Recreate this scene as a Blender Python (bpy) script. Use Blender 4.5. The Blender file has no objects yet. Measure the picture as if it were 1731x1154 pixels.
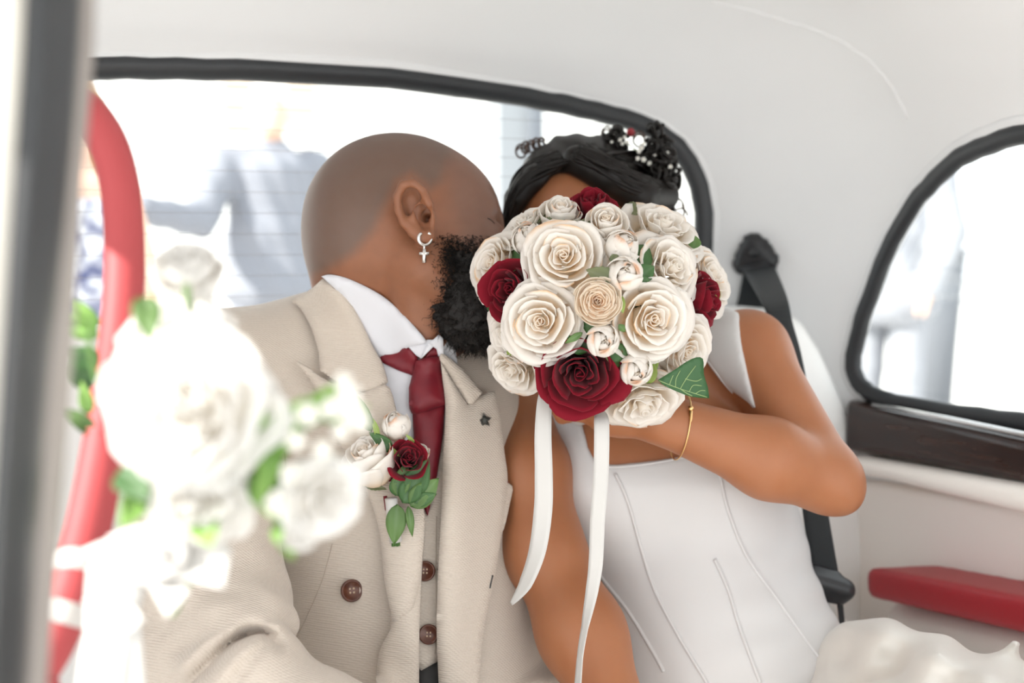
import bpy, math, random
import numpy as np
from mathutils import Vector, Matrix
from mathutils.geometry import delaunay_2d_cdt
from mathutils.bvhtree import BVHTree

random.seed(7); rng = np.random.default_rng(7)
scene = bpy.context.scene
COL = scene.collection

# ------------------------------------------------------------------ camera
YAW, PITCH, CAMZ = math.radians(23.0), math.radians(5.3), 1.10
W_PX, H_PX, LENS = 1731.0, 1154.0, 40.0
F = W_PX * LENS / 36.0
cam_d = bpy.data.cameras.new('camera'); cam = bpy.data.objects.new('camera', cam_d); COL.objects.link(cam)
cam_d.lens = LENS; cam_d.sensor_width = 36.0; cam_d.clip_start = 0.02
cam.location = (0, 0, CAMZ); cam.rotation_euler = (math.pi / 2 - PITCH, 0, -YAW)
cam_d.dof.use_dof = True; cam_d.dof.focus_distance = 1.06; cam_d.dof.aperture_fstop = 3.2
scene.camera = cam
RM = np.array(cam.rotation_euler.to_matrix()); LOC = np.array([0, 0, CAMZ])

# ------------------------------------------------------------------ light
world = bpy.data.worlds.new('world'); scene.world = world; world.use_nodes = True
bg = world.node_tree.nodes['Background']
bg.inputs['Color'].default_value = (0.93, 0.97, 1.0, 1); bg.inputs['Strength'].default_value = 2.3
sun_d = bpy.data.lights.new('sun', 'SUN'); sun = bpy.data.objects.new('sun', sun_d); COL.objects.link(sun)
sun_d.energy = 9.0; sun_d.angle = math.radians(0.6); sun_d.color = (1.0, 0.95, 0.88)
SUN_DIR = Vector((1.0, 0.10, -0.72)).normalized()
sun.rotation_euler = SUN_DIR.to_track_quat('-Z', 'Y').to_euler(); sun.location = (-4, -2, 5)
scene.view_settings.view_transform = 'Standard'; scene.view_settings.look = 'None'
scene.view_settings.gamma = 1.0; scene.view_settings.use_curve_mapping = False
scene.view_settings.exposure = 0.06
scene.cycles.max_bounces = 16; scene.cycles.diffuse_bounces = 10; scene.cycles.transmission_bounces = 10; scene.cycles.transparent_max_bounces = 16

# ------------------------------------------------------------------ view-space maths (x right, y up, d away)
def K(px, py, d):
    px = np.asarray(px, float); py = np.asarray(py, float); d = np.asarray(d, float)
    return np.stack([(px - W_PX / 2) / F * d, (H_PX / 2 - py) / F * d, d + 0 * px], -1)
def W(p):
    p = np.asarray(p, float)
    return LOC + (p * np.array([1, 1, -1.0])) @ RM.T
def WK(px, py, d): return W(K(px, py, d))
def V(w):
    q = (np.asarray(w, float) - LOC) @ RM
    return q * np.array([1, 1, -1.0])
def RP(px, py, axis, val):
    """the point of the pixel's ray on a plane of constant world X, Y or Z"""
    r = W(K(px, py, 1.0)) - LOC
    return LOC + r * ((val - LOC[axis]) / r[axis])

# ------------------------------------------------------------------ materials
def node(nt, t, **kw):
    n = nt.nodes.new(t)
    for k, v in kw.items(): setattr(n, k, v)
    return n
def mat(name, col, rough=0.6, metal=0.0, attr=False, noise=None, bump=None, sheen=0.0, coat=0.0, spec=0.5,
        sss=0.0, sss_col=None, trans=0.0, stretch=None):
    m = bpy.data.materials.new(name); m.use_nodes = True; nt = m.node_tree
    b = nt.nodes['Principled BSDF']
    c4 = (*col, 1)
    b.inputs['Base Color'].default_value = c4; b.inputs['Roughness'].default_value = rough
    b.inputs['Metallic'].default_value = metal; b.inputs['Specular IOR Level'].default_value = spec
    b.inputs['Sheen Weight'].default_value = sheen; b.inputs['Coat Weight'].default_value = coat
    if sss:
        b.inputs['Subsurface Weight'].default_value = sss; b.inputs['Subsurface Scale'].default_value = 0.006
        b.inputs['Subsurface Radius'].default_value = sss_col or (1, .35, .2)
    tc = node(nt, 'ShaderNodeTexCoord'); vec = tc.outputs['Object']
    if stretch:
        mp = node(nt, 'ShaderNodeMapping'); mp.inputs['Scale'].default_value = stretch
        nt.links.new(vec, mp.inputs['Vector']); vec = mp.outputs['Vector']
    src = None
    if attr:
        a = node(nt, 'ShaderNodeAttribute', attribute_name='Col'); src = a.outputs['Color']
    if noise:                                     # (scale, dark colour, amount)
        nz = node(nt, 'ShaderNodeTexNoise'); nz.inputs['Scale'].default_value = noise[0]; nz.inputs['Detail'].default_value = 4
        nt.links.new(vec, nz.inputs['Vector'])
        mx = node(nt, 'ShaderNodeMix', data_type='RGBA')
        rm = node(nt, 'ShaderNodeMapRange'); rm.inputs['From Min'].default_value = .35; rm.inputs['From Max'].default_value = .7
        rm.inputs['To Max'].default_value = noise[2]
        nt.links.new(nz.outputs['Fac'], rm.inputs['Value']); nt.links.new(rm.outputs['Result'], mx.inputs['Factor'])
        mx.inputs[6].default_value = c4
        if src: nt.links.new(src, mx.inputs[6])
        mx.inputs[7].default_value = (*noise[1], 1); src = mx.outputs[2]
    if src: nt.links.new(src, b.inputs['Base Color'])
    if bump:                                      # (scale, strength, kind)
        kind = bump[2] if len(bump) > 2 else 'noise'
        if kind == 'noise':
            t = node(nt, 'ShaderNodeTexNoise'); t.inputs['Scale'].default_value = bump[0]; t.inputs['Detail'].default_value = 3
            out = t.outputs['Fac']; nt.links.new(vec, t.inputs['Vector'])
        elif kind == 'weave':
            w1 = node(nt, 'ShaderNodeTexWave', bands_direction='DIAGONAL'); w2 = node(nt, 'ShaderNodeTexWave', bands_direction='Z')
            for w_ in (w1, w2):
                w_.inputs['Scale'].default_value = bump[0]; w_.inputs['Distortion'].default_value = .6; nt.links.new(vec, w_.inputs['Vector'])
            ad = node(nt, 'ShaderNodeMath', operation='ADD'); nt.links.new(w1.outputs['Fac'], ad.inputs[0]); nt.links.new(w2.outputs['Fac'], ad.inputs[1])
            out = ad.outputs[0]
        bp = node(nt, 'ShaderNodeBump'); bp.inputs['Strength'].default_value = bump[1]; bp.inputs['Distance'].default_value = .002
        nt.links.new(out, bp.inputs['Height']); nt.links.new(bp.outputs['Normal'], b.inputs['Normal'])
    if trans:
        tl = node(nt, 'ShaderNodeBsdfTranslucent'); ms = node(nt, 'ShaderNodeMixShader'); ms.inputs[0].default_value = trans
        tl.inputs['Color'].default_value = c4
        if src: nt.links.new(src, tl.inputs['Color'])
        o = nt.nodes['Material Output']
        nt.links.new(b.outputs[0], ms.inputs[1]); nt.links.new(tl.outputs[0], ms.inputs[2]); nt.links.new(ms.outputs[0], o.inputs['Surface'])
    return m
def glass_mat(name, tint=(0.97, 0.985, 0.98)):
    m = bpy.data.materials.new(name); m.use_nodes = True; nt = m.node_tree; nt.nodes.remove(nt.nodes['Principled BSDF'])
    t = node(nt, 'ShaderNodeBsdfTransparent'); g = node(nt, 'ShaderNodeBsdfGlossy'); f = node(nt, 'ShaderNodeLayerWeight')
    ms = node(nt, 'ShaderNodeMixShader'); t.inputs['Color'].default_value = (*tint, 1); g.inputs['Roughness'].default_value = .03
    f.inputs['Blend'].default_value = .12
    pw = node(nt, 'ShaderNodeMath', operation='MULTIPLY'); pw.inputs[1].default_value = .35; nt.links.new(f.outputs['Facing'], pw.inputs[0]); nt.links.new(pw.outputs[0], ms.inputs[0]); nt.links.new(t.outputs[0], ms.inputs[1]); nt.links.new(g.outputs[0], ms.inputs[2])
    nt.links.new(ms.outputs[0], nt.nodes['Material Output'].inputs['Surface'])
    return m

M = dict(
    lining=mat('white_headlining', (.76, .765, .77), .75, noise=(3, (.735, .735, .735), .3), bump=(900, .12)),
    rubber=mat('black_rubber', (.022, .024, .027), .45),
    cream=mat('cream_paint', (.80, .76, .68), .35, coat=.5),
    greige=mat('grey_beige_trim', (.30, .27, .25), .6),
    doorseal=mat('grey_black_rubber', (.026, .028, .031), .5),
    seat=mat('white_leather', (.83, .82, .80), .5, bump=(260, .1)),
    panel=mat('ivory_door_card', (.90, .85, .80), .6, bump=(240, .08)),
    wood=mat('dark_walnut', (.016, .008, .007), .22, coat=.35, spec=.3, noise=(14, (.045, .018, .012), .8), stretch=(8, 1, 8)),
    rail=mat('matte_red_leather', (.40, .055, .06), .6, bump=(300, .08)),
    red=mat('red_leather', (.34, .012, .020), .42, bump=(300, .08)),
    belt=mat('black_webbing', (.012, .015, .017), .55, bump=(700, .4, 'weave')),
    plastic=mat('black_plastic', (.015, .015, .017), .4),
    chrome=mat('chrome', (.8, .8, .8), .15, metal=1),
    suit=mat('beige_wool', (.57, .50, .43), .85, sheen=.25, noise=(420, (.50, .43, .36), .35), bump=(150, .30, 'weave'), spec=.2),
    seam=mat('beige_thread', (.40, .34, .28), .9),
    shirt=mat('white_cotton', (.64, .645, .68), .8, bump=(900, .08, 'weave')),
    tie=mat('burgundy_silk', (.17, .008, .016), .42, sheen=.06, spec=.35, noise=(60, (.12, .008, .016), .7), bump=(90, .18)),
    trousers=mat('charcoal_cloth', (.045, .043, .042), .9),
    horn=mat('brown_horn', (.075, .022, .012), .3, noise=(160, (.16, .06, .03), .6)),
    thread=mat('tan_thread', (.55, .42, .30), .8),
    skin_g=mat('deep_brown_skin', (.2, .1, .06), .48, attr=True, noise=(70, (.12, .055, .03), .18), bump=(900, .07), sss=.12, spec=.45),
    skin_b=mat('warm_brown_skin', (.36, .143, .064), .46, noise=(26, (.31, .114, .048), .45), bump=(1100, .05), sss=.15, spec=.4),
    beard=mat('black_beard', (.010, .008, .007), .6, spec=.3),
    hair=mat('black_hair', (.008, .006, .005), .42, spec=.28),
    curl=mat('dark_brown_curl', (.06, .028, .018), .4),
    dress=mat('white_satin', (.61, .60, .595), .5, sheen=.2, bump=(700, .05, 'weave')),
    skirt=mat('ivory_satin', (.70, .67, .62), .42, sheen=.2),
    ribbon=mat('ivory_ribbon', (.63, .615, .59), .35, sheen=.3, trans=.12),
    petal=mat('ivory_petal', (.86, .8, .74), .65, attr=True, trans=.46, spec=.2, bump=(160, .08)),
    velvet=mat('burgundy_velvet', (.14, .004, .012), .8, attr=True, sheen=.10, spec=.12),
    leaf=mat('dark_leaf', (.035, .10, .03), .45, attr=True, trans=.12, bump=(120, .2)),
    silver=mat('silver', (.78, .77, .75), .25, metal=1),
    gold=mat('gold', (.83, .55, .25), .3, metal=1),
    pin=mat('dark_pewter', (.05, .05, .045), .5, metal=.6),
    glass=glass_mat('window_glass'),
    wire=mat('heater_wire', (.25, .24, .24), .6),
    pave=mat('pale_paving', (.72, .70, .67), .9, noise=(2, (.62, .60, .57), .5)),
    facade=mat('white_render', (.86, .85, .82), .9),
    shutter=mat('tan_shutter', (.62, .50, .40), .8),
    post=mat('grey_metal_post', (.16, .175, .20), .5),
    suit2=mat('grey_blue_wool', (.24, .25, .285), .9),
    skin_o=mat('pale_skin', (.75, .48, .36), .6),
    floral=mat('navy_floral', (.055, .065, .16), .8, noise=(17, (.85, .85, .88), 1.0)),
    brown_hair=mat('brown_hair', (.32, .17, .08), .6),
    greycloth=mat('grey_cloth', (.30, .31, .34), .9),
    pot=mat('grey_planter', (.14, .15, .17), .7),
    carpet=mat('grey_carpet', (.35, .33, .31), .95),
)

# ------------------------------------------------------------------ object helpers
def mesh(name, verts, faces, m=None, col=None, smooth=True):
    me = bpy.data.meshes.new(name)
    verts = np.asarray(verts, float)
    if isinstance(faces, np.ndarray): faces = faces.tolist()
    me.from_pydata(verts.tolist(), [], faces)
    if smooth: me.polygons.foreach_set('use_smooth', [True] * len(me.polygons))
    if m is not None: me.materials.append(m)
    if col is not None:
        a = me.color_attributes.new('Col', 'FLOAT_COLOR', 'POINT')
        c = np.ones((len(verts), 4)); c[:, :3] = col; a.data.foreach_set('color', c.ravel())
    me.update(); return me
def root_loc(o):
    p = np.zeros(3)
    while o is not None: p += np.array(o.location); o = o.parent
    return p
def link(name, me, parent=None, label=None):
    o = bpy.data.objects.new(name, me); COL.objects.link(o)
    if parent is not None: o.parent = parent
    if label: o['label'] = label
    return o
def set_normals(o, n):
    o.data.normals_split_custom_set_from_vertices([tuple(x) for x in n])
def mk(name, verts, faces, m, parent=None, col=None, label=None, smooth=True):
    """one mesh object from world-space vertices"""
    verts = np.asarray(verts, float)
    base = root_loc(parent) if parent is not None else np.zeros(3)
    return link(name, mesh(name, verts - base, faces, m, col, smooth), parent, label)
def tag(o, label, cat=None, group=None, kind=None):
    o['label'] = label
    if cat: o['category'] = cat
    if group: o['group'] = group
    if kind: o['kind'] = kind
    return o
def thing(name, label, cat, loc, group=None, kind=None):
    o = bpy.data.objects.new(name, None); COL.objects.link(o); o.location = tuple(float(x) for x in loc); o.empty_display_size = .05
    return tag(o, label, cat, group, kind)

# ------------------------------------------------------------------ geometry helpers
def cr(pts, n=8, closed=False):
    """Catmull-Rom through points"""
    P = np.asarray(pts, float); out = []; N = len(P)
    for i in range(N if closed else N - 1):
        if closed: a, b, c, d = P[(i - 1) % N], P[i], P[(i + 1) % N], P[(i + 2) % N]
        else: a, b, c, d = P[max(i - 1, 0)], P[i], P[i + 1], P[min(i + 2, N - 1)]
        for k in range(n):
            t = k / n
            out.append(.5 * (2 * b + (c - a) * t + (2 * a - 5 * b + 4 * c - d) * t * t + (3 * b - a - 3 * c + d) * t ** 3))
    if not closed: out.append(P[-1])
    return np.array(out)
def resample(P, step, closed=True):
    P = np.asarray(P, float); out = []; N = len(P)
    for i in range(N if closed else N - 1):
        a, b = P[i], P[(i + 1) % N]; k = max(1, int(math.ceil(np.linalg.norm(b - a) / step)))
        for j in range(k): out.append(a + (b - a) * j / k)
    if not closed: out.append(P[-1])
    return np.array(out)
def inside(Q, poly):
    x, y = Q[:, 0], Q[:, 1]; r = np.zeros(len(Q), bool)
    for i in range(len(poly)):
        x0, y0 = poly[i - 1]; x1, y1 = poly[i]
        if y0 == y1: continue
        c = (y0 > y) != (y1 > y)
        r ^= c & (x < (x1 - x0) * (y - y0) / (y1 - y0) + x0)
    return r
def edge_dist(Q, poly):
    d = np.full(len(Q), 1e9)
    for i in range(len(poly)):
        a = poly[i - 1]; ab = poly[i] - a; L = ab @ ab
        if L < 1e-12: continue
        t = np.clip(((Q - a) @ ab) / L, 0, 1)
        d = np.minimum(d, np.hypot(*(Q - a - t[:, None] * ab).T))
    return d
def poly_sdf(Q, poly):
    poly = np.asarray(poly, float)
    return np.where(inside(Q, poly), -1, 1) * edge_dist(Q, poly)
def cdt(outline, step, holes=()):
    o = resample(outline, step); loops = [o] + [resample(h, step) for h in holes]
    pts = np.concatenate(loops); edges = []; k = 0
    for l in loops:
        edges += [(k + i, k + (i + 1) % len(l)) for i in range(len(l))]; k += len(l)
    lo, hi = o.min(0), o.max(0)
    gx, gy = np.meshgrid(np.arange(lo[0], hi[0], step), np.arange(lo[1], hi[1], step * .87))
    gx = gx + (np.arange(gx.shape[0])[:, None] % 2) * step * .5
    g = np.stack([gx.ravel(), gy.ravel()], 1)
    ok = inside(g, o)
    for l in loops: ok &= edge_dist(g, l) > step * .55
    for l in loops[1:]: ok &= ~inside(g, l)
    pts = np.concatenate([pts, g[ok]])
    r = delaunay_2d_cdt([Vector(p) for p in pts], edges, [], 0, 1e-7)
    v = np.array([tuple(p) for p in r[0]]); f = np.array([t for t in r[2] if len(t) == 3], int)
    c = v[f].mean(1); keep = inside(c, o)
    for l in loops[1:]: keep &= ~inside(c, l)
    f = f[keep]
    a = v[f]; cz = np.cross(a[:, 1] - a[:, 0], a[:, 2] - a[:, 0]); f[cz < 0] = f[cz < 0][:, ::-1]
    return v, f, o
def boundary(faces):
    cnt = {}
    for t in faces:
        for i in range(len(t)):
            a, b = int(t[i]), int(t[(i + 1) % len(t)]); cnt[(a, b)] = 1
    return [(a, b) for (a, b) in cnt if (b, a) not in cnt]
def vnormals(v, faces):
    n = np.zeros_like(v)
    for t in faces:
        t = list(t); c = np.cross(v[t[1]] - v[t[0]], v[t[2]] - v[t[0]])
        if len(t) == 4: c = c + np.cross(v[t[2]] - v[t[0]], v[t[3]] - v[t[0]])
        for i in t: n[i] += c
    return n / np.maximum(np.linalg.norm(n, axis=1), 1e-12)[:, None]
def thicken(v, faces, t, dirs=None):
    if dirs is None: dirs = -vnormals(v, faces)
    n = len(v); f = [list(map(int, x)) for x in faces]
    back = [[i + n for i in x[::-1]] for x in f]
    side = [[b, a, a + n, b + n] for a, b in boundary(f)]
    return np.concatenate([v, v + dirs * t]), f + back + side
def tube(path, r, n=8, closed=False, cap=True, up=None, rx=None):
    """swept tube; r may be a list; rx gives an elliptic second half-axis"""
    P = np.asarray(path, float); N = len(P)
    r = np.broadcast_to(np.asarray(r, float), (N,)); r2 = r if rx is None else np.broadcast_to(np.asarray(rx, float), (N,))
    T = (np.roll(P, -1, 0) - np.roll(P, 1, 0)) if closed else np.gradient(P, axis=0)
    T /= np.maximum(np.linalg.norm(T, axis=1), 1e-12)[:, None]
    if up is None:
        a = np.array([0, 0, 1.0]) if abs(T[0][2]) < .9 else np.array([1.0, 0, 0])
        U = np.zeros_like(P); u = a - T[0] * (a @ T[0]); u /= np.linalg.norm(u)
        for i in range(N):
            u = u - T[i] * (u @ T[i]); u /= max(np.linalg.norm(u), 1e-9); U[i] = u
    else:
        U = np.broadcast_to(np.asarray(up, float), P.shape).copy(); U -= T * (U * T).sum(1)[:, None]
        U /= np.maximum(np.linalg.norm(U, axis=1), 1e-9)[:, None]
    B = np.cross(T, U); ang = np.arange(n) * 2 * math.pi / n
    v = (P[:, None] + U[:, None] * (np.cos(ang)[None, :, None] * r[:, None, None]) + B[:, None] * (np.sin(ang)[None, :, None] * r2[:, None, None])).reshape(-1, 3)
    f = []
    for i in range(N if closed else N - 1):
        j = (i + 1) % N
        for k in range(n):
            f.append([i * n + k, i * n + (k + 1) % n, j * n + (k + 1) % n, j * n + k])
    if cap and not closed: f += [list(range(n))[::-1], [(N - 1) * n + k for k in range(n)]]
    return v, f
def join(parts):
    vs, fs, k = [], [], 0
    for v, f in parts:
        vs.append(np.asarray(v)); fs += [[int(i) + k for i in t] for t in f]; k += len(v)
    return np.concatenate(vs), fs
def icos(c, r, n=6, m=8):
    c = np.asarray(c, float); r = np.broadcast_to(np.asarray(r, float), (3,)); v = [c + r * (0, 0, 1)]
    for i in range(1, n):
        a = math.pi * i / n
        for j in range(m):
            b = 2 * math.pi * j / m; v.append(c + r * (math.sin(a) * math.cos(b), math.sin(a) * math.sin(b), math.cos(a)))
    v.append(c - r * (0, 0, 1)); f = [[0, 1 + j, 1 + (j + 1) % m] for j in range(m)]
    for i in range(n - 2):
        for j in range(m): f.append([1 + i * m + j, 1 + (i + 1) * m + j, 1 + (i + 1) * m + (j + 1) % m, 1 + i * m + (j + 1) % m])
    e = len(v) - 1; f += [[e, 1 + (n - 2) * m + (j + 1) % m, 1 + (n - 2) * m + j] for j in range(m)]
    return np.array(v), f

# ------------------------------------------------------------------ signed-distance modelling + surface nets
def smin(a, b, k):
    h = np.clip(.5 + .5 * (b - a) / k, 0, 1); return b + (a - b) * h - k * h * (1 - h)
def smax(a, b, k): return -smin(-a, -b, k)
def ell(P, c, r):
    q = (P - np.asarray(c)); r = np.broadcast_to(np.asarray(r, float), (3,))
    k0 = np.linalg.norm(q / r, axis=1); k1 = np.linalg.norm(q / (r * r), axis=1)
    return k0 * (k0 - 1) / np.maximum(k1, 1e-9)
def cap(P, a, b, ra, rb=None, sz=1.0):
    """tapered capsule, its section scaled by sz in depth"""
    rb = ra if rb is None else rb; a = np.asarray(a, float); b = np.asarray(b, float)
    s = np.array([1, 1, 1 / sz]); p = (P - a) * s; ba = (b - a) * s
    h = np.clip(p @ ba / (ba @ ba), 0, 1)
    return (np.linalg.norm(p - h[:, None] * ba, axis=1) - (ra + (rb - ra) * h)) * min(1, sz)
def chain(P, pts, rs, k=.01, sz=1.0):
    d = None
    for i in range(len(pts) - 1):
        c = cap(P, pts[i], pts[i + 1], rs[i], rs[i + 1], sz); d = c if d is None else smin(d, c, k)
    return d
def sdf_mesh(f, lo, hi, h):
    lo = np.asarray(lo, float); hi = np.asarray(hi, float); B = 12
    nb = np.ceil((hi - lo) / (h * B)).astype(int); n = nb * B + 1
    Vg = np.full(n, 1.0, np.float32)
    ci = np.stack(np.meshgrid(*[np.arange(x) for x in nb], indexing='ij'), -1).reshape(-1, 3)
    fc = f(lo + (ci + .5) * B * h); near = np.abs(fc) < B * h * 1.9
    for c, v in zip(ci[~near], fc[~near]):
        if v < 0:
            s = c * B; Vg[s[0]:s[0] + B + 1, s[1]:s[1] + B + 1, s[2]:s[2] + B + 1] = -1
    loc = np.stack(np.meshgrid(*[np.arange(B + 1)] * 3, indexing='ij'), -1).reshape(-1, 3)
    act = ci[near]
    for i in range(0, len(act), 60):
        blk = act[i:i + 60]; idx = (blk[:, None] * B + loc[None]).reshape(-1, 3)
        val = f(lo + idx * h); Vg[idx[:, 0], idx[:, 1], idx[:, 2]] = val
    return surface_nets(Vg, lo, h)
def surface_nets(Vg, lo, h):
    S = Vg < 0; nx, ny, nz = Vg.shape; c = np.zeros((nx - 1, ny - 1, nz - 1), np.int8)
    offs = [(i, j, k) for i in (0, 1) for j in (0, 1) for k in (0, 1)]
    for i, j, k in offs: c += S[i:nx - 1 + i, j:ny - 1 + j, k:nz - 1 + k]
    act = (c > 0) & (c < 8); ijk = np.argwhere(act); idx = -np.ones(act.shape, np.int64); idx[act] = np.arange(len(ijk))
    acc = np.zeros((len(ijk), 3)); cnt = np.zeros(len(ijk))
    for a in offs:
        for ax in range(3):
            if a[ax]: continue
            b = list(a); b[ax] = 1
            va = Vg[ijk[:, 0] + a[0], ijk[:, 1] + a[1], ijk[:, 2] + a[2]]; vb = Vg[ijk[:, 0] + b[0], ijk[:, 1] + b[1], ijk[:, 2] + b[2]]
            m = (va < 0) != (vb < 0); t = np.where(m, va / np.where(m, va - vb, 1), 0)
            p = np.broadcast_to(np.array(a, float), (len(ijk), 3)).copy(); p[:, ax] = t
            acc[m] += p[m]; cnt += m
    v = lo + h * (ijk + acc / np.maximum(cnt, 1)[:, None]); F_ = []
    for ax in range(3):
        o1, o2 = [(1, 2), (2, 0), (0, 1)][ax]
        sl0 = [slice(None)] * 3; sl1 = [slice(None)] * 3; sl0[ax] = slice(0, -1); sl1[ax] = slice(1, None)
        s0, s1 = S[tuple(sl0)], S[tuple(sl1)]; e = np.argwhere(s0 != s1)
        lim = np.array([nx, ny, nz]); e = e[(e[:, o1] > 0) & (e[:, o2] > 0) & (e[:, o1] < lim[o1] - 1) & (e[:, o2] < lim[o2] - 1)]
        fl = s0[e[:, 0], e[:, 1], e[:, 2]]
        q = []
        for d1, d2 in ((-1, -1), (0, -1), (0, 0), (-1, 0)):
            g = e.copy(); g[:, o1] += d1; g[:, o2] += d2; q.append(idx[g[:, 0], g[:, 1], g[:, 2]])
        q = np.stack(q, 1); q[~fl] = q[~fl][:, ::-1]; F_.append(q)
    return v, np.concatenate(F_)
def smooth_mesh(v, f, it=2, lam=.5):
    f = np.asarray(f); n = len(v)
    for _ in range(it):
        acc = np.zeros_like(v); cnt = np.zeros(n)
        for k in range(f.shape[1]):
            a, b = f[:, k], f[:, (k + 1) % f.shape[1]]
            np.add.at(acc, a, v[b]); np.add.at(cnt, a, 1); np.add.at(acc, b, v[a]); np.add.at(cnt, b, 1)
        v = v + lam * (acc / np.maximum(cnt, 1)[:, None] - v)
    return v
# view-space solids: the first axis of faces is flipped because view space is left-handed
def vsolid(name, f, lo, hi, h, m, parent, col=None, it=1, label=None):
    v, q = sdf_mesh(f, lo, hi, h); v = smooth_mesh(v, q, it)
    c = col(v) if col else None
    o = mk(name, W(v), q[:, ::-1], m, parent, c, label)
    return o, v, q
def bounds(pts, pad):
    p = np.array(pts); return p.min(0) - pad, p.max(0) + pad
def bvh(*meshes):
    v, f = join(meshes); return BVHTree.FromPolygons([tuple(x) for x in v], f)
def drape_depth(uv, tree, sm, faces):
    d = np.full(len(uv), np.nan)
    for i, (x, y) in enumerate(uv):
        r = K(x, y, 1.0); h = tree.ray_cast(Vector((0, 0, 0)), Vector(r).normalized())
        if h[0] is not None: d[i] = h[0].z
    nb = [set() for _ in uv]
    for t in faces:
        for i in range(3): nb[t[i]].add(int(t[(i + 1) % 3])); nb[t[i]].add(int(t[(i + 2) % 3]))
    for _ in range(400):
        bad = np.where(np.isnan(d))[0]
        if not len(bad): break
        nd = d.copy()
        for i in bad:
            z = [d[j] for j in nb[i] if not np.isnan(d[j])]
            if z: nd[i] = np.mean(z)
        if np.isnan(nd).sum() == len(bad): nd[np.isnan(nd)] = np.nanmean(d)
        d = nd
    ia = np.array([i for i, s in enumerate(nb) for _ in s]); ja = np.array([j for s in nb for j in s]); cn = np.maximum(np.bincount(ia, minlength=len(d)), 1)
    for _ in range(sm): d = .5 * d + .5 * np.bincount(ia, d[ja], len(d)) / cn
    return d
def drape(name, outline, tree, m, parent, off=.003, thick=.0025, step=9, sm=4, pillow=0.0, pw=10.0, fn=None, label=None, raw=False):
    """a sheet of cloth whose outline lies on the body it is draped over"""
    uv, f, o = cdt(outline, step); d = drape_depth(uv, tree, sm, f)
    d = d - off
    if pillow: d = d - pillow * (1 - np.exp(-edge_dist(uv, o) / pw))
    if fn is not None: d = d - fn(uv[:, 0], uv[:, 1])
    v = K(uv[:, 0], uv[:, 1], d)
    if raw: return v, f
    tv, tf = thicken(v, f, thick, np.tile(np.array([0, 0, 1.0]), (len(v), 1)))
    ob = mk(name, W(tv), [x for x in tf], m, parent, None, label)
    return ob, tv, tf
def drape_line(name, pts, tree, m, parent, r=.0015, off=0.0, n=6, step=6):
    P = resample(cr(pts, 6), step, False); d = []
    for x, y in P:
        h = tree.ray_cast(Vector((0, 0, 0)), Vector(K(x, y, 1.0)).normalized()); d.append(h[0].z if h[0] is not None else np.nan)
    d = np.array(d); ok = ~np.isnan(d); d = np.interp(np.arange(len(d)), np.where(ok)[0], d[ok])
    kern = np.ones(5) / 5; d = np.convolve(np.pad(d, 2, 'edge'), kern, 'valid')
    v, f = tube(W(K(P[:, 0], P[:, 1], d - off)), r, n)
    return mk(name, v, f, m, parent)
# ================================================================== the car's lining: rear wall, right wall and ceiling as one curved shell
XL, XR, YR, RC = -0.40, 1.10, 1.50, 0.32
YL, YF = 0.80, 0.05                          # where the left door opening starts, where the right wall ends in front
prof = [(0.0, .28), (0.0, .5), (0.0, .7), (0.0, .9), (0.0, 1.06)]
for i in range(1, 13):
    a = i / 12 * math.pi / 2; prof.append((.28 * (1 - math.cos(a)), 1.06 + .37 * math.sin(a)))
prof = np.array(prof)
pl = np.concatenate([[0], np.cumsum(np.hypot(*np.diff(prof, axis=0).T))]); PLEN = pl[-1]
# plan path, left wall -> rear -> right wall
segs = [('l', (XL, YL), (XL, YR - RC), (-1, 0)), ('a', (XL + RC, YR - RC), 180, 90), ('l', (XL + RC, YR), (XR - RC, YR), (0, 1)),
        ('a', (XR - RC, YR - RC), 90, 0), ('l', (XR, YR - RC), (XR, YF), (1, 0))]
def seg_len(s): return math.dist(s[1], s[2]) if s[0] == 'l' else RC * abs(math.radians(s[3] - s[2]))
SL = np.cumsum([0] + [seg_len(s) for s in segs]); STOT = SL[-1]
def plan(s):
    i = min(int(np.searchsorted(SL, s, 'right')) - 1, len(segs) - 1); g = segs[i]; t = (s - SL[i]) / (SL[i + 1] - SL[i])
    if g[0] == 'l': return np.array(g[1]) + (np.array(g[2]) - np.array(g[1])) * t, np.array(g[3], float)
    a = math.radians(g[2] + (g[3] - g[2]) * t); n = np.array([math.cos(a), math.sin(a)]); return np.array(g[1]) + RC * n, n
def shell(s, v, out=0.0):
    t = np.interp(v, pl, prof[:, 0]); z = np.interp(v, pl, prof[:, 1]); p, n = plan(min(max(s, 0), STOT)); e = 1e-3
    tz = (np.interp(v + e, pl, prof[:, 0]) - np.interp(v - e, pl, prof[:, 0])); zz = np.interp(v + e, pl, prof[:, 1]) - np.interp(v - e, pl, prof[:, 1])
    L = math.hypot(tz, zz) or 1; nn = np.array([n[0] * zz / L, n[1] * zz / L, tz / L])
    q = p - n * t
    return np.array([q[0], q[1], z]) + nn * out, nn
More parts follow.
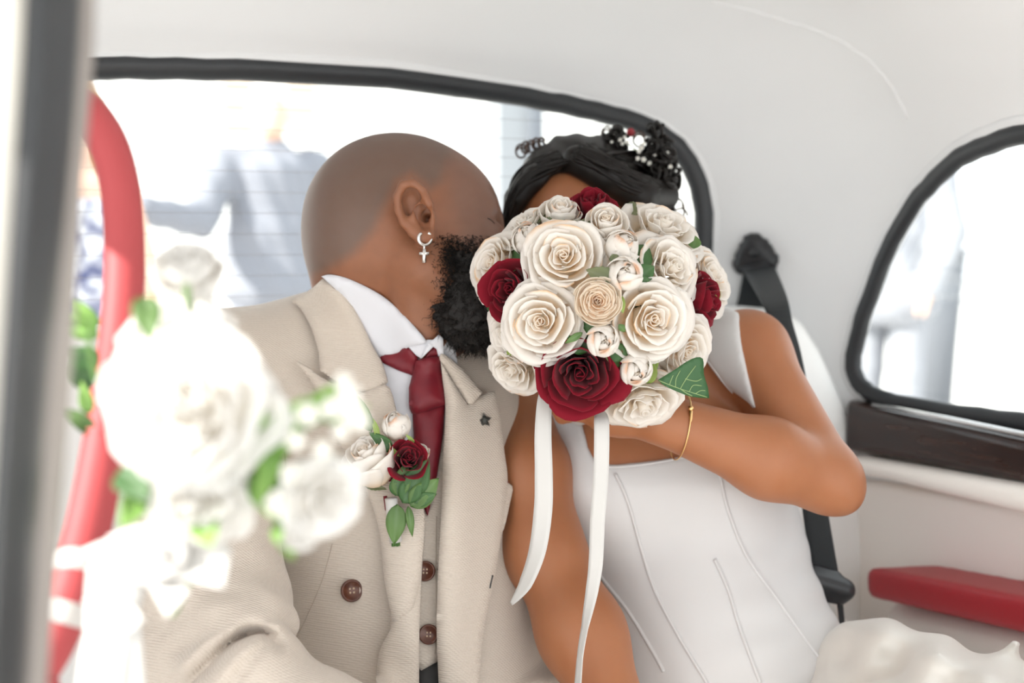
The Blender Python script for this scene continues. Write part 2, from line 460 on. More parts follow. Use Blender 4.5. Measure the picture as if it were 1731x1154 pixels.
# dense copy used only to find where a sight line meets the shell
_sg, _vg = np.linspace(0, STOT, 140), np.linspace(0, PLEN, 60)
_sv = np.array([shell(s, v)[0] for s in _sg for v in _vg])
_sf = [[i * 60 + j, (i + 1) * 60 + j, (i + 1) * 60 + j + 1, i * 60 + j + 1] for i in range(139) for j in range(59)]
shell_tree = BVHTree.FromPolygons([tuple(x) for x in _sv], _sf)
def to_shell(px, py):
    r = Vector(W(K(px, py, 1.0)) - LOC).normalized(); h = shell_tree.ray_cast(Vector(LOC), r)
    if h[0] is None: raise ValueError(f'no shell at {px},{py}')
    i, j = divmod(h[2], 59); best = None
    lo = np.array([_sg[i], _vg[j]]); sz = np.array([_sg[1] - _sg[0], _vg[1] - _vg[0]])
    for a in np.linspace(0, 1, 9):
        for b in np.linspace(0, 1, 9):
            q = lo + sz * (a, b); e = np.linalg.norm(shell(*q)[0] - np.array(h[0]))
            if best is None or e < best[0]: best = (e, q)
    return best[1]
rear_px = [(-180, 122), (-60, 106), (130, 112), (300, 112), (500, 119), (700, 134), (850, 155), (980, 180), (1070, 204), (1130, 236), (1170, 285),
           (1187, 345), (1190, 410), (1183, 480), (1150, 530), (1060, 548), (800, 556), (400, 562), (0, 566), (-200, 560), (-270, 520), (-292, 430), (-290, 300), (-250, 180)]
side_px = [(1750, 222), (1660, 248), (1600, 288), (1548, 346), (1505, 425), (1474, 502), (1452, 572), (1447, 622), (1460, 652), (1500, 674), (1600, 694), (1731, 714),
           (1900, 745), (1985, 750), (2020, 700), (2030, 560), (2020, 380), (1985, 260), (1920, 212), (1840, 205)]
rear_sv = np.array([to_shell(*p) for p in cr(rear_px, 4, True)])
side_sv = np.array([to_shell(*p) for p in cr(side_px, 4, True)])
def shell_part(name, s0, s1, v0, v1, holes, m, label):
    uv, f, o = cdt(np.array([(s0, v0), (s1, v0), (s1, v1), (s0, v1)], float), .03, holes)
    pn = [shell(*q) for q in uv]; v = np.array([p for p, n in pn]); n = np.array([n for p, n in pn])
    tv, tf = thicken(v, f, .02, n)
    ob = mk(name, tv, tf, m); set_normals(ob, np.concatenate([-n, n])); tag(ob, label, kind='structure'); return ob
SW = SL[3] + .5 * (SL[4] - SL[3]) + .045            # seam in the corner between the two windows
shell_part('wall_rear', SL[1] * .999, SW, 0, PLEN, [rear_sv], M['lining'], 'white padded rear wall of the car around the back window')
shell_part('wall_right', SW, STOT, 0, PLEN, [side_sv], M['lining'], 'white padded right side wall of the car around the side window')
shell_part('wall_left', 0, SL[1], 0, PLEN, [], M['lining'], 'white padded left rear quarter of the car')
rt = .28; v, f, o = cdt(np.array([(XL - .02, -.25), (XR - rt + .02, -.25), (XR - rt + .02, YR - rt + .02), (XL - .02, YR - rt + .02)], float), .1)
tv, tf = thicken(np.column_stack([v, np.full(len(v), 1.428)]), f, .025, np.tile([0, 0, 1.0], (len(v), 1)))
tag(mk('ceiling', tv, tf, M['lining']), 'white headlining across the car roof', kind='structure')
# raised welt of the lining running over the rear corner
wl = cr([(1200, 2), (1290, 24), (1390, 56), (1460, 95), (1505, 145), (1535, 200)], 6)
wp = [shell(*to_shell(*p), out=-.0005) for p in wl]
tag(mk('trim_3', *tube([p for p, n in wp], [.0012] + [.0022] * (len(wp) - 2) + [.0012], 8), M['lining']), 'thin white piped welt in the headlining above the corner', kind='structure')

def window(name, sv, label, wires, sw=.0125):
    pn = [shell(*q) for q in sv]; P = np.array([p for p, n in pn]); N = np.array([n for p, n in pn])
    root = thing(name, label, None, P.mean(0), kind='structure')
    cc = resample(P, .012)
    nn = np.array([N[np.argmin(((P - c) ** 2).sum(1))] for c in cc])
    oc = cc - P.mean(0); oc -= nn * (oc * nn).sum(1)[:, None]; oc /= np.linalg.norm(oc, axis=1)[:, None]
    mk('lining_welt', *tube(cc + oc * .011, .007, 10, True, up=nn, rx=.012), M['lining'], root)
    mk('rubber_seal', *tube(cc - nn * .006, .0085, 12, True, up=nn, rx=sw), M['rubber'], root, label='black rubber window seal')
    uv, f, o = cdt(sv, .03); v = np.array([shell(*q, out=.006)[0] for q in uv])
    tv, tf = thicken(v, f, .004, np.array([shell(*q)[1] for q in uv]))
    mk('window_pane', tv, tf, M['glass'], root)
    if wires:
        v0, v1 = sv[:, 1].min(), sv[:, 1].max()
        for k in range(1, wires):
            vv = v0 + (v1 - v0) * k / wires; ss = np.linspace(sv[:, 0].min(), sv[:, 0].max(), 160)
            ss = ss[inside(np.column_stack([ss, np.full(160, vv)]), sv)]
            if len(ss) > 3: mk('heater_wire', *tube([shell(s, vv, out=.004)[0] for s in ss], .00035, 4), M['wire'], root)
    return root
window('window_1', rear_sv, 'wide rear window with black rubber seal and fine heater wires', 13, .0145)
window('window_2', side_sv, 'rounded rear side window with black rubber seal beside the seat belt', 0)

# ------------------------------------------------------------------ right door card below the side window
def on_wall(px, py, x): return RP(px, py, 0, x)
def wall_panel(name, px_pts, x0, x1, m, label, bevel=.012, kind='structure', h=.006):
    """a solid plate on the right wall, from x0 (wall) to x1 (inner face), its outline on the inner face"""
    Q = np.array([on_wall(a, b, x1)[1:] for a, b in px_pts])
    def f(P):
        d2 = poly_sdf(P[:, 1:], Q) + bevel; dx = np.abs(P[:, 0] - (x0 + x1) / 2) - abs(x0 - x1) / 2 + bevel
        return np.hypot(np.maximum(d2, 0), np.maximum(dx, 0)) + np.minimum(np.maximum(d2, dx), 0) - bevel
    lo = np.array([min(x0, x1) - .02, *(Q.min(0) - .02)]); hi = np.array([max(x0, x1) + .02, *(Q.max(0) + .02)])
    v, q = sdf_mesh(f, lo, hi, h); o = mk(name, v, q, m); tag(o, label, kind=kind); return o
wall_panel('trim_1', [(1425, 676), (1480, 690), (1731, 744), (2050, 812), (2070, 890), (1731, 820), (1560, 788), (1420, 762)], 1.11, 1.055, M['wood'],
           'dark lacquered walnut cap below the side window', .016, h=.004)
mk('glint_strip', *tube([on_wall(a, b, 1.062) for a, b in [(1476, 684), (1600, 707), (1731, 734), (2000, 790)]], .0035, 8), M['chrome'])  # added strip that imitates the reflection on the walnut cap's upper bevel
tag(bpy.data.objects['glint_strip'], 'thin bright strip standing in for the reflection along the walnut cap bevel', kind='structure')
wall_panel('trim_4', [(1420, 772), (1480, 782), (1731, 826), (2060, 890), (2080, 955), (1731, 872), (1490, 812), (1420, 800)], 1.11, 1.03, M['panel'],
           'ivory padded ledge under the walnut cap', .014, h=.005)
wall_panel('trim_5', [(1400, 800), (1731, 860), (2080, 930), (2200, 1500), (1400, 1300)], 1.11, 1.075, M['panel'], 'ivory door card below the padded ledge', .01, h=.008)

ar = thing('armrest', 'red leather armrest on the ivory door card below the walnut cap', 'armrest', RP(1600, 1000, 0, 1.05))
A = [RP(1458, 1010, 0, .985), RP(1731, 1074, 0, .985)]; dirA = (A[1] - A[0]) / np.linalg.norm(A[1] - A[0]); A[1] = A[0] + dirA * .95
hA = np.array([0, 0, 1.0])
def f_arm(P):
    t = (P - A[0]) @ dirA; L = .95; z = (P - A[0])[:, 2] - t * dirA[2]; x = P[:, 0] - .985; b = .012
    top = .040 + .018 * np.clip(t / .12, 0, 1) * 0
    q = np.stack([np.abs(t - L / 2) - L / 2 + b, np.abs(x - .045) - .045 + b, np.abs(z - top / 2) - top / 2 + b], 1)
    end = (x * .55 - t * 1.0) * .87 + .0          # the back end is cut on a slant
    d = np.linalg.norm(np.maximum(q, 0), axis=1) + np.minimum(q.max(1), 0) - b
    return smax(d, end, .01)
v, q = sdf_mesh(f_arm, np.minimum(A[0], A[1]) - .03, np.maximum(A[0], A[1]) + (.12, .03, .08), .005)
mk('pad', smooth_mesh(v, q, 2), q, M['red'], ar)
mk('arm_base', *tube([A[0] + (.05, -.03, -.03), A[1] + (.05, 0, -.03)], .035, 12, rx=.03, up=(1, 0, 0)), M['panel'], ar)

# ------------------------------------------------------------------ bench seat
st = thing('bench_seat', 'white leather rear bench seat behind the couple', 'car seat', (.36, 1.2, .3))
YS = 1.30
sb = [(-560, 552), (300, 556), (800, 548), (1120, 528), (1320, 522), (1362, 540), (1392, 592), (1418, 660), (1450, 756), (1484, 872), (1486, 908), (1452, 938), (1436, 985), (1425, 1080), (1420, 1250), (-560, 1350)]
SQ = np.array([RP(a, b, 1, YS)[[0, 2]] for a, b in sb])
def f_back(P):
    b = .022; d2 = poly_sdf(P[:, [0, 2]], SQ) + b; yy = P[:, 1] - .10 * (P[:, 2] - 1.0); dy = np.abs(yy - (YS + .055)) - .055 + b
    tuft = .0
    return np.hypot(np.maximum(d2, 0), np.maximum(dy, 0)) + np.minimum(np.maximum(d2, dy), 0) - b - tuft
v, q = sdf_mesh(f_back, (SQ[:, 0].min() - .03, YS - .12, SQ[:, 1].min() - .03), (SQ[:, 0].max() + .03, YS + .18, SQ[:, 1].max() + .03), .009)
mk('backrest', smooth_mesh(v, q, 1), q, M['seat'], st)
def box_sdf(P, c, hs, b):
    q = np.abs(P - np.asarray(c)) - np.asarray(hs) + b; return np.linalg.norm(np.maximum(q, 0), axis=1) + np.minimum(q.max(1), 0) - b
cs = [((XL + XR) / 2, 1.04, .50), ((XR - XL) / 2 - .08, .27, .09)]
v, q = sdf_mesh(lambda P: box_sdf(P, cs[0], cs[1], .04), np.array(cs[0]) - cs[1] - .03, np.array(cs[0]) + cs[1] + .03, .014)
mk('seat_cushion', v, q, M['seat'], st)
for a, b in (((60, 946), (260, 922)),):
    pa, pb = RP(*a, 1, YS - .018), RP(*b, 1, YS - .022)
    mk('seat_seam', *tube([pa, pb], .0016, 6), M['seam'], st)
tag(mk('floor', *thicken(*(lambda r: (np.column_stack([r[0], np.full(len(r[0]), .3)]), r[1]))(cdt(np.array([(XL, -.3), (XR, -.3), (XR, YR), (XL, YR)], float), .3)), .03), M['carpet']), 'grey carpeted car floor', kind='structure')

# ------------------------------------------------------------------ seat belt
def wsh(px, py, out): return shell(*to_shell(px, py), out=out)[0]
bl = thing('seat_belt', 'black seat belt hanging from the white rear pillar', 'seat belt', wsh(1280, 430, 0))
sn = shell(*to_shell(1280, 430))[1]
tri = cr([(1262, 398), (1278, 394), (1294, 402), (1312, 424), (1318, 440), (1308, 456), (1280, 460), (1250, 462), (1241, 450), (1242, 436), (1252, 414)], 4, True)
uv, f, o = cdt(tri, 6)
base = np.array([wsh(x, y, 0) for x, y in uv]); ed = edge_dist(uv, o)
top = base - sn * (.012 + .010 * (1 - np.exp(-ed / 6)))[:, None]
tv, tf = thicken(top, f, .022, np.tile(sn, (len(top), 1)))
mk('anchor_cover', tv, tf, M['plastic'], bl)
bolt, bf = tube([wsh(1278, 424, -.021), wsh(1278, 424, -.027)], .007, 14); mk('anchor_bolt', bolt, bf, M['plastic'], bl)
sl_v, sl_f = tube([wsh(1254, 456, -.022), wsh(1308, 448, -.022)], .0045, 8); mk('slot_bar', sl_v, sl_f, M['plastic'], bl)
def strip(L, R, thick=.0014, n=6):
    L = cr(L, n); R = cr(R, n); k = len(L); cols = 5
    v = np.concatenate([L + (R - L) * c / (cols - 1) for c in range(cols)]); f = [[c * k + i, c * k + i + 1, (c + 1) * k + i + 1, (c + 1) * k + i] for c in range(cols - 1) for i in range(k - 1)]
    return thicken(v, f, thick)
dB = [V(wsh(1285, 460, -.02))[2], 1.43, 1.385, 1.345, 1.32, 1.30, 1.29, 1.285]
Lb = [(1256, 456), (1284, 505), (1303, 545), (1322, 600), (1338, 690), (1348, 780), (1358, 872), (1374, 972)]
Rb = [(1308, 446), (1330, 500), (1340, 545), (1355, 600), (1372, 690), (1386, 780), (1401, 872), (1417, 965)]
mk('shoulder_webbing', *strip([WK(*p, d) for p, d in zip(Lb, dB)], [WK(*p, d) for p, d in zip(Rb, dB)]), M['belt'], bl)
mk('retractor_webbing', *strip([wsh(1258, 462, -.010), wsh(1250, 500, -.008), wsh(1243, 530, -.006), wsh(1238, 560, -.005)],
                              [wsh(1296, 460, -.010), wsh(1296, 500, -.008), wsh(1296, 530, -.006), wsh(1296, 560, -.005)]), M['belt'], bl)
bk = K(1398, 985, 1.28)
def f_buckle(P):
    a, b = K(1366, 978, 1.28), K(1426, 996, 1.28)
    d = cap(P, a, b, .013, .013, 1.2); d = smin(d, cap(P, K(1374, 960, 1.285), K(1412, 972, 1.285), .006), .008)
    return smin(d, cap(P, K(1384, 1005, 1.28), K(1420, 1012, 1.28), .007), .006)
vsolid('latch_tongue', f_buckle, *bounds([K(1366, 945, 1.28), K(1426, 1020, 1.28)], .03), .003, M['plastic'], bl)
mk('tongue_plate', *strip([WK(1398, 1006, 1.28), WK(1404, 1050, 1.28), WK(1408, 1080, 1.28)], [WK(1414, 1008, 1.28), WK(1418, 1050, 1.28), WK(1420, 1080, 1.28)]), M['chrome'], bl)
mk('lap_webbing', *strip([WK(1408, 1008, 1.29), WK(1414, 1050, 1.29), WK(1418, 1100, 1.29)], [WK(1424, 1008, 1.295), WK(1428, 1050, 1.295), WK(1432, 1100, 1.295)]), M['belt'], bl)

# ------------------------------------------------------------------ open door's frame at the near left
df = thing('door_1', 'open car door frame with black rubber seal close at the left', None, WK(40, 1150, .42), kind='structure')
def band(name, Lp, Rp, dL, dR, m, thick, bulge=.0):
    Lp, Rp = cr(Lp, 8), cr(Rp, 8); ty = np.linspace(-200, 1350, 40); Lp, Rp = [np.column_stack([np.interp(ty, q[:, 1], q[:, 0]), ty]) for q in (Lp, Rp)]; k = len(Lp); cols = 9; vs = []
    for c in range(cols):
        t = c / (cols - 1); p = Lp + (Rp - Lp) * t; d = dL + (dR - dL) * t - bulge * math.sin(math.pi * t); vs.append(K(p[:, 0], p[:, 1], d))
    v = np.concatenate(vs); f = [[c * k + i, c * k + i + 1, (c + 1) * k + i + 1, (c + 1) * k + i] for c in range(cols - 1) for i in range(k - 1)]
    tv, tf = thicken(v, f, thick, np.tile([0, 0, 1.0], (len(v), 1))); return mk(name, W(tv), tf, m, df)
band('outer_panel', [(-260, -200), (-270, 300), (-290, 700), (-320, 1350)], [(48, -200), (40, 60), (22, 330), (4, 620), (-14, 900), (-40, 1350)], .40, .405, M['cream'], .02, .01)
band('rubber_seal', [(44, -200), (36, 60), (18, 330), (0, 620), (-18, 900), (-44, 1350)], [(116, -200), (110, 60), (88, 330), (58, 620), (36, 900), (6, 1350)], .405, .425, M['doorseal'], .015, .012)
band('inner_trim', [(100, -200), (92, 60), (70, 330), (46, 620), (28, 900), (0, 1350)], [(130, -200), (128, 60), (106, 330), (90, 620), (68, 900), (34, 1350)], .43, .45, M['greige'], .02, .006)

# ------------------------------------------------------------------ red grab rail
rail_px = [(20, 130, .80), (85, 152, .79), (140, 182, .78), (178, 232, .77), (200, 300, .76), (209, 380, .75), (210, 470, .735), (203, 570, .715), (188, 680, .69), (170, 790, .67), (150, 890, .65), (124, 990, .63), (92, 1075, .62), (56, 1135, .615), (0, 1190, .61)]
rp = cr([np.array([-.392, .835, 1.235]), np.array([-.25, .83, 1.265])] + [WK(*p) for p in rail_px] + [np.array([-.18, .72, .815]), np.array([-.392, .835, .80])], 6)
gr = thing('grab_rail', 'curved red leather grab rail at the door opening behind the white flowers', 'grab rail', WK(170, 790, .67))
mk('rail', *tube(rp, .0128, 20), M['rail'], gr)
for e, nm in ((0, 'rail_mount'), (-1, 'rail_mount')):
    t = (rp[1] - rp[0]) if e == 0 else (rp[-1] - rp[-2]); t = t / np.linalg.norm(t)
    mk(nm, *tube([rp[e] - t * .012, rp[e] + t * .012], .02, 16), M['chrome'], gr)

# ================================================================== outside
G = cdt(np.array([(-14, -6), (22, -6), (22, 24), (-14, 24)], float), 4.0)
tag(mk('floor', *thicken(np.column_stack([G[0], np.zeros(len(G[0]))]), G[1], .1, np.tile([0, 0, -1.0], (len(G[0]), 1))), M['pave']), 'sunlit pale paving outside the car', kind='structure')
fa = thing('building', 'white sunlit building with tan shutters far behind the rear window', 'building', (2.0, 14.0, 0))
def boxm(c, s):
    c = np.array(c, float); s = np.array(s, float) / 2
    v = np.array([c + s * (i, j, k) for i in (-1, 1) for j in (-1, 1) for k in (-1, 1)])
    return v, [[0, 1, 3, 2], [4, 6, 7, 5], [0, 4, 5, 1], [2, 3, 7, 6], [0, 2, 6, 4], [1, 5, 7, 3]]
def box(name, c, s, m, parent=None): return mk(name, *boxm(c, s), m, parent, smooth=False)
box('facade_wall', (2, 14.2, 4), (22, .4, 8), M['facade'], fa)
for px, py in ((402, 172), (508, 172)):
    c = RP(px, py, 1, 13.98); box('shutter', c, (.34, .06, .75), M['shutter'], fa)
pp = thing('metal_post', 'broad grey metal post standing behind the rear window', 'post', RP(862, 577, 1, 4.6) * (1, 1, 0))
pc = RP(862, 300, 1, 4.6)
box('post_shaft', (pc[0], 4.6, 1.9), (.145, .12, 3.8), mat('pale_grey_post', (.30, .315, .335), .6), pp)
box('post_edge', (pc[0] + .088, 4.57, 1.9), (.055, .14, 3.8), M['post'], pp)
box('post_base', (pc[0], 4.6, .06), (.3, .3, .12), M['post'], pp)

def outfit(name, label, base, rot, parts, group=None):
    """a standing figure: parts = (name, sdf, box, cell, material); rot turns it about z"""
    root = thing(name, label, 'person', base); c, s = math.cos(rot), math.sin(rot); R2 = np.array([[c, -s, 0], [s, c, 0], [0, 0, 1]])
    for nm, f, lo, hi, h, m in parts:
        v, q = sdf_mesh(f, lo, hi, h); v = smooth_mesh(v, q, 1); mk(nm, v @ R2.T + np.array(base), q, m, root)
    return root
def fig_body(P, arm_l, arm_r):
    d = ell(P, (0, 0, 1.63), (.078, .098, .118)); d = smin(d, cap(P, (0, 0, 1.54), (0, .01, 1.44), .055, .06), .03)
    d = smin(d, ell(P, (0, -.095, 1.615), (.016, .018, .025)), .015); d = smin(d, ell(P, (0, -.07, 1.56), (.04, .03, .035)), .03)
    for s in (-1, 1): d = smin(d, ell(P, (.08 * s, .005, 1.62), (.012, .022, .035)), .01)
    d = smin(d, cap(P, (0, 0, 1.36), (0, 0, 1.0), .14, .13, .6), .05)
    for arm in (arm_l, arm_r):
        d = smin(d, chain(P, arm, [.045, .04, .03], .02), .03); h = np.array(arm[2]); u = h - np.array(arm[1]); u = u / np.linalg.norm(u)
        d = smin(d, cap(P, h, h + u * .07, .034, .028, .8), .015)
        sd = np.cross(u, (0, 0, 1.0)); sd = sd / max(np.linalg.norm(sd), .1)
        for k in range(4): d = np.minimum(d, cap(P, h + u * .07 + sd * (.018 * (k - 1.5)), h + u * (.14 + .012 * (k in (1, 2))) + sd * (.02 * (k - 1.5)), .009, .007))
        d = np.minimum(d, cap(P, h + u * .02 + sd * .03, h + u * .08 + sd * .055, .010, .008))
    for s in (-1, 1):
        d = smin(d, chain(P, [(.09 * s, 0, .92), (.10 * s, -.02, .5), (.11 * s, 0, .08)], [.085, .06, .04], .02), .02)
        d = smin(d, cap(P, (.11 * s, .03, .045), (.12 * s, -.15, .035), .04, .035), .02)
    return d
def fig_coat(P, arm_l, arm_r, bottom=.78, k=.012):
    d = cap(P, (0, 0, 1.36), (0, 0, 1.12), .165, .155, .62); d = smin(d, cap(P, (0, 0, 1.1), (0, 0, bottom + .1), .165, .20, .64), .05)
    d = smin(d, cap(P, (-.17, 0, 1.40), (.17, 0, 1.40), .055), .05); d = smin(d, cap(P, (0, .01, 1.45), (0, .01, 1.42), .075), .05)
    for arm in (arm_l, arm_r): d = smin(d, chain(P, arm, [.07, .058, .045], .02), .03)
    return smax(d - k + .004 * np.sin(P[:, 0] * 60 + P[:, 2] * 22), bottom - P[:, 2], .01)
def fig_legs(P, w=.02):
    d = None
    for s in (-1, 1):
        c = chain(P, [(.09 * s, 0, .95), (.10 * s, -.01, .5), (.11 * s, 0, .07)], [.10, .08, .065], .02); d = c if d is None else smin(d, c, .02)
    return d
# guest in a grey-blue suit seen from behind, one arm bent out
b = RP(462, 577, 1, 5.0); al, arr = [(-.2, 0, 1.40), (-.34, -.12, 1.16), (-.60, -.28, 1.20)], [(.2, 0, 1.40), (.27, .02, 1.12), (.25, -.12, .88)]
lo, hi = (-.85, -.5, 0), (.5, .3, 1.8)
outfit('person', 'guest in grey-blue suit seen from behind through the rear window', (b[0], 5.0, .0), .12, [
    ('body', lambda P: fig_body(P, al, arr), lo, hi, .014, M['skin_o']),
    ('suit_jacket', lambda P: fig_coat(P, al, arr), lo, hi, .014, M['suit2']),
    ('trousers', lambda P: fig_legs(P), (-.35, -.3, 0), (.35, .3, 1.1), .016, M['suit2']),
    ('grey_hair', lambda P: smax(ell(P, (0, .015, 1.655), (.088, .105, .112)), -(P[:, 1] * .8 + P[:, 2] - 1.60), .01), (-.15, -.15, 1.45), (.15, .2, 1.85), .01, mat('pale_grey_hair', (.72, .68, .62), .8))])
# guest in a navy floral dress
b = RP(130, 577, 1, 4.1); a2, a3 = [(-.17, 0, 1.36), (-.24, -.06, 1.08), (-.12, -.26, 1.0)], [(.17, 0, 1.36), (.25, 0, 1.08), (.24, -.1, .85)]
def f_dress2(P):
    d = cap(P, (0, 0, 1.30), (0, 0, 1.05), .15, .13, .65); d = smin(d, cap(P, (0, 0, 1.0), (0, 0, .5), .14, .26, .8), .06)
    return np.maximum(np.maximum(d - .012, P[:, 2] - 1.34), .45 - P[:, 2])
outfit('person', 'guest in navy and white floral dress seen through the rear window beside the red rail', (b[0], 4.1, -.12), -.3, [
    ('body', lambda P: fig_body(P, a2, a3), (-.5, -.5, 0), (.5, .3, 1.8), .014, M['skin_o']),
    ('floral_dress', f_dress2, (-.4, -.35, .4), (.4, .35, 1.45), .014, M['floral']),
    ('brown_hair', lambda P: smin(smax(ell(P, (0, .015, 1.65), (.095, .115, .12)), -(P[:, 1] * .9 + P[:, 2] - 1.60), .01), cap(P, (0, .07, 1.62), (.02, .09, 1.36), .085, .06), .04), (-.25, -.2, 1.2), (.25, .3, 1.85), .012, M['brown_hair'])])
# guest in pale grey by the side window
b = RP(1500, 577, 0, 3.6); a4, a5 = [(-.2, 0, 1.40), (-.30, -.1, 1.2), (-.12, -.34, 1.26)], [(.2, 0, 1.40), (.27, .02, 1.12), (.25, -.12, .88)]
outfit('person', 'guest in light grey clothes standing outside the side window', (3.6, b[1], 0), -1.2, [
    ('body', lambda P: fig_body(P, a4, a5), (-.5, -.6, 0), (.5, .3, 1.8), .014, M['skin_o']),
    ('grey_coat', lambda P: fig_coat(P, a4, a5, .7), (-.5, -.5, .6), (.5, .3, 1.6), .014, M['greycloth']),
    ('trousers', lambda P: fig_legs(P), (-.35, -.3, 0), (.35, .3, 1.1), .016, M['greycloth'])])
pb = RP(1575, 625, 0, 4.4); pt = thing('planter', 'tapered dark grey planter seen through the side window', 'planter', (4.4, pb[1], 0))
pv, pf = tube([(4.4, pb[1], .0), (4.4, pb[1], .5), (4.4, pb[1], 1.02)], [.10, .12, .15], 16); mk('tub', pv, pf, M['pot'], pt)
mk('rim', *tube([(4.4 + .152 * math.cos(a), pb[1] + .152 * math.sin(a), 1.02) for a in np.linspace(0, 2 * math.pi, 25)[:-1]], .014, 6, True), M['pot'], pt)
for k in range(9):
    a = k * 2.4; v, f = tube([(4.4, pb[1], 1.0), (4.4 + .05 * math.cos(a), pb[1] + .05 * math.sin(a), 1.15), (4.4 + .13 * math.cos(a), pb[1] + .13 * math.sin(a), 1.2)], [.006, .014, .002], 5, rx=[.003] * 3)
    mk('leaf', v, f, mat('planter_leaf', (.25, .4, .2), .6) if k == 0 else bpy.data.materials['planter_leaf'], pt)
# ================================================================== heads
def frame(fwd, up):
    f = np.asarray(fwd, float); f = f / np.linalg.norm(f); u = np.asarray(up, float); u = u - f * (u @ f); u /= np.linalg.norm(u)
    return np.stack([f, u, np.cross(f, u)])
def head_sdf(P, c, R, s=1.0, nose=True):
    q = (P - c) @ R.T / s; q = q.copy(); q[:, 2] = np.abs(q[:, 2])
    d = ell(q, (-.010, .052, 0), (.100, .090, .076))
    d = smin(d, ell(q, (-.052, .022, 0), (.056, .060, .060)), .03)
    d = smin(d, ell(q, (.040, .040, 0), (.055, .058, .063)), .03)
    d = smin(d, ell(q, (.046, -.022, 0), (.046, .060, .056)), .03)
    d = smin(d, cap(q, (.005, -.045, .048), (.070, -.088, .014), .020, .016), .025)
    d = smin(d, ell(q, (.080, -.092, 0), (.018, .017, .020)), .02)
    d = smin(d, cap(q, (.090, .032, .010), (.078, .034, .044), .008, .007), .014)
    d = smax(d, -ell(q, (.100, .012, .031), (.017, .014, .018)), .012)
    d = smin(d, ell(q, (.080, .010, .031), (.0135, .012, .0145)), .004)
    d = smin(d, ell(q, (.064, -.012, .040), (.026, .020, .018)), .02)
    if nose:
        d = smin(d, cap(q, (.094, .022, 0), (.112, -.024, 0), .007, .011), .010)
        d = smin(d, ell(q, (.106, -.030, .011), (.011, .008, .007)), .006)
    d = smin(d, ell(q, (.096, -.054, 0), (.011, .007, .022)), .006); d = smin(d, ell(q, (.094, -.065, 0), (.011, .008, .019)), .005)
    return d * s

# ================================================================== groom
psi, alp = math.radians(14), math.radians(26)
f0 = np.array([math.cos(psi), 0, math.sin(psi)]); s0 = np.array([math.sin(psi), 0, -math.cos(psi)]); u0 = np.array([0, 1.0, 0])
GR = np.stack([f0, math.cos(alp) * u0 - math.sin(alp) * s0, math.cos(alp) * s0 + math.sin(alp) * u0])
GC = K(714, 368, 1.150) - GR[2] * .073
groom = thing('person', 'bald bearded man in beige suit and burgundy tie leaning toward the bride', 'person', WK(640, 1300, 1.2))
nape = K(632, 440, 1.232); nbase = K(668, 640, 1.265)
ear_rim = [(731, 374, 1.142), (725, 345, 1.134), (714, 322, 1.128), (697, 309, 1.126), (681, 313, 1.128), (672, 332, 1.131), (674, 355, 1.133), (684, 376, 1.135), (700, 392, 1.136), (714, 402, 1.137), (724, 401, 1.139), (729, 388, 1.142)]
def groom_sdf(P):
    d = head_sdf(P, GC, GR)
    d = smin(d, cap(P, nape, nbase, .060, .066), .035)
    d = smin(d, cap(P, K(600, 420, 1.235), K(600, 560, 1.27), .035, .045), .03)
    d = smin(d, cap(P, K(735, 520, 1.20), K(722, 600, 1.215), .022, .026), .03)               # throat
    d = smin(d, cap(P, K(690, 440, 1.165), K(716, 580, 1.185), .016, .018), .028)             # neck cord
    d = smin(d, cap(P, K(560, 600, 1.30), K(800, 640, 1.33), .05, .05), .05)
    d = smin(d, cap(P, K(670, 680, 1.30), K(690, 900, 1.29), .11, .11, .7), .05)
    # right ear
    e = cap(P, K(694, 336, 1.147), K(714, 384, 1.148), .0130, .0100, .55)
    rim = [K(*p) for p in ear_rim]
    r = chain(P, rim[:8], [.0032, .0042, .0046, .0048, .0048, .0046, .0044, .0042], .003)
    e = smin(e, r, .004); e = smin(e, chain(P, rim[7:], [.0044, .0062, .0072, .0066, .004], .003), .006)
    e = smin(e, chain(P, [K(716, 338, 1.137), K(704, 350, 1.134), K(698, 368, 1.135), K(706, 382, 1.137)], [.0020, .0028, .0030, .0026], .003), .005)
    e = smin(e, ell(P, K(729, 366, 1.143), (.0045, .0075, .004)), .004)                          # tragus
    e = smax(e, -cap(P, K(711, 356, 1.133), K(721, 376, 1.136), .0062, .0048), .003)
    e = smax(e, -ell(P, K(718, 366, 1.142), (.0044, .0062, .016)), .003)
    e = smax(e, -ell(P, K(698, 328, 1.129), (.0062, .0065, .0048)), .004)
    e = smax(e, -cap(P, K(684, 335, 1.130), K(686, 366, 1.130), .0022, .0022), .004)
    d = smin(d, e, .005)
    d = smax(d, -cap(P, K(719, 360, 1.135), K(723, 372, 1.168), .0050, .0044), .002)
    return d
scalp_px = np.array([(440, 500), (545, 462), (598, 428), (632, 388), (655, 340), (672, 306), (694, 294), (728, 318), (746, 306), (756, 275), (775, 238), (800, 190), (700, 120), (440, 120)], float)
def to_px(v): return np.column_stack([W_PX / 2 + v[:, 0] / v[:, 2] * F, H_PX / 2 - v[:, 1] / v[:, 2] * F])
def sstep(x, a, b): t = np.clip((x - a) / (b - a), 0, 1); return t * t * (3 - 2 * t)
def groom_col(v):
    px = to_px(v); t = sstep(-poly_sdf(px, scalp_px), -16, 16)[:, None]
    skin = np.array([.255, .100, .048]); scalp = np.array([.140, .086, .064]); face = np.array([.190, .095, .064])
    tf = sstep(px[:, 0] - .25 * (px[:, 1] - 350), 735, 790)[:, None]
    c = skin * (1 - tf) + face * tf; c = c * (1 - t) + scalp * t
    bt = np.exp(-((px[:, 0] - 790) / 42) ** 2 - ((px[:, 1] - 455) / 60) ** 2)[:, None]; c = c * (1 - .45 * bt) + np.array([.05, .03, .022]) * .45 * bt
    return c
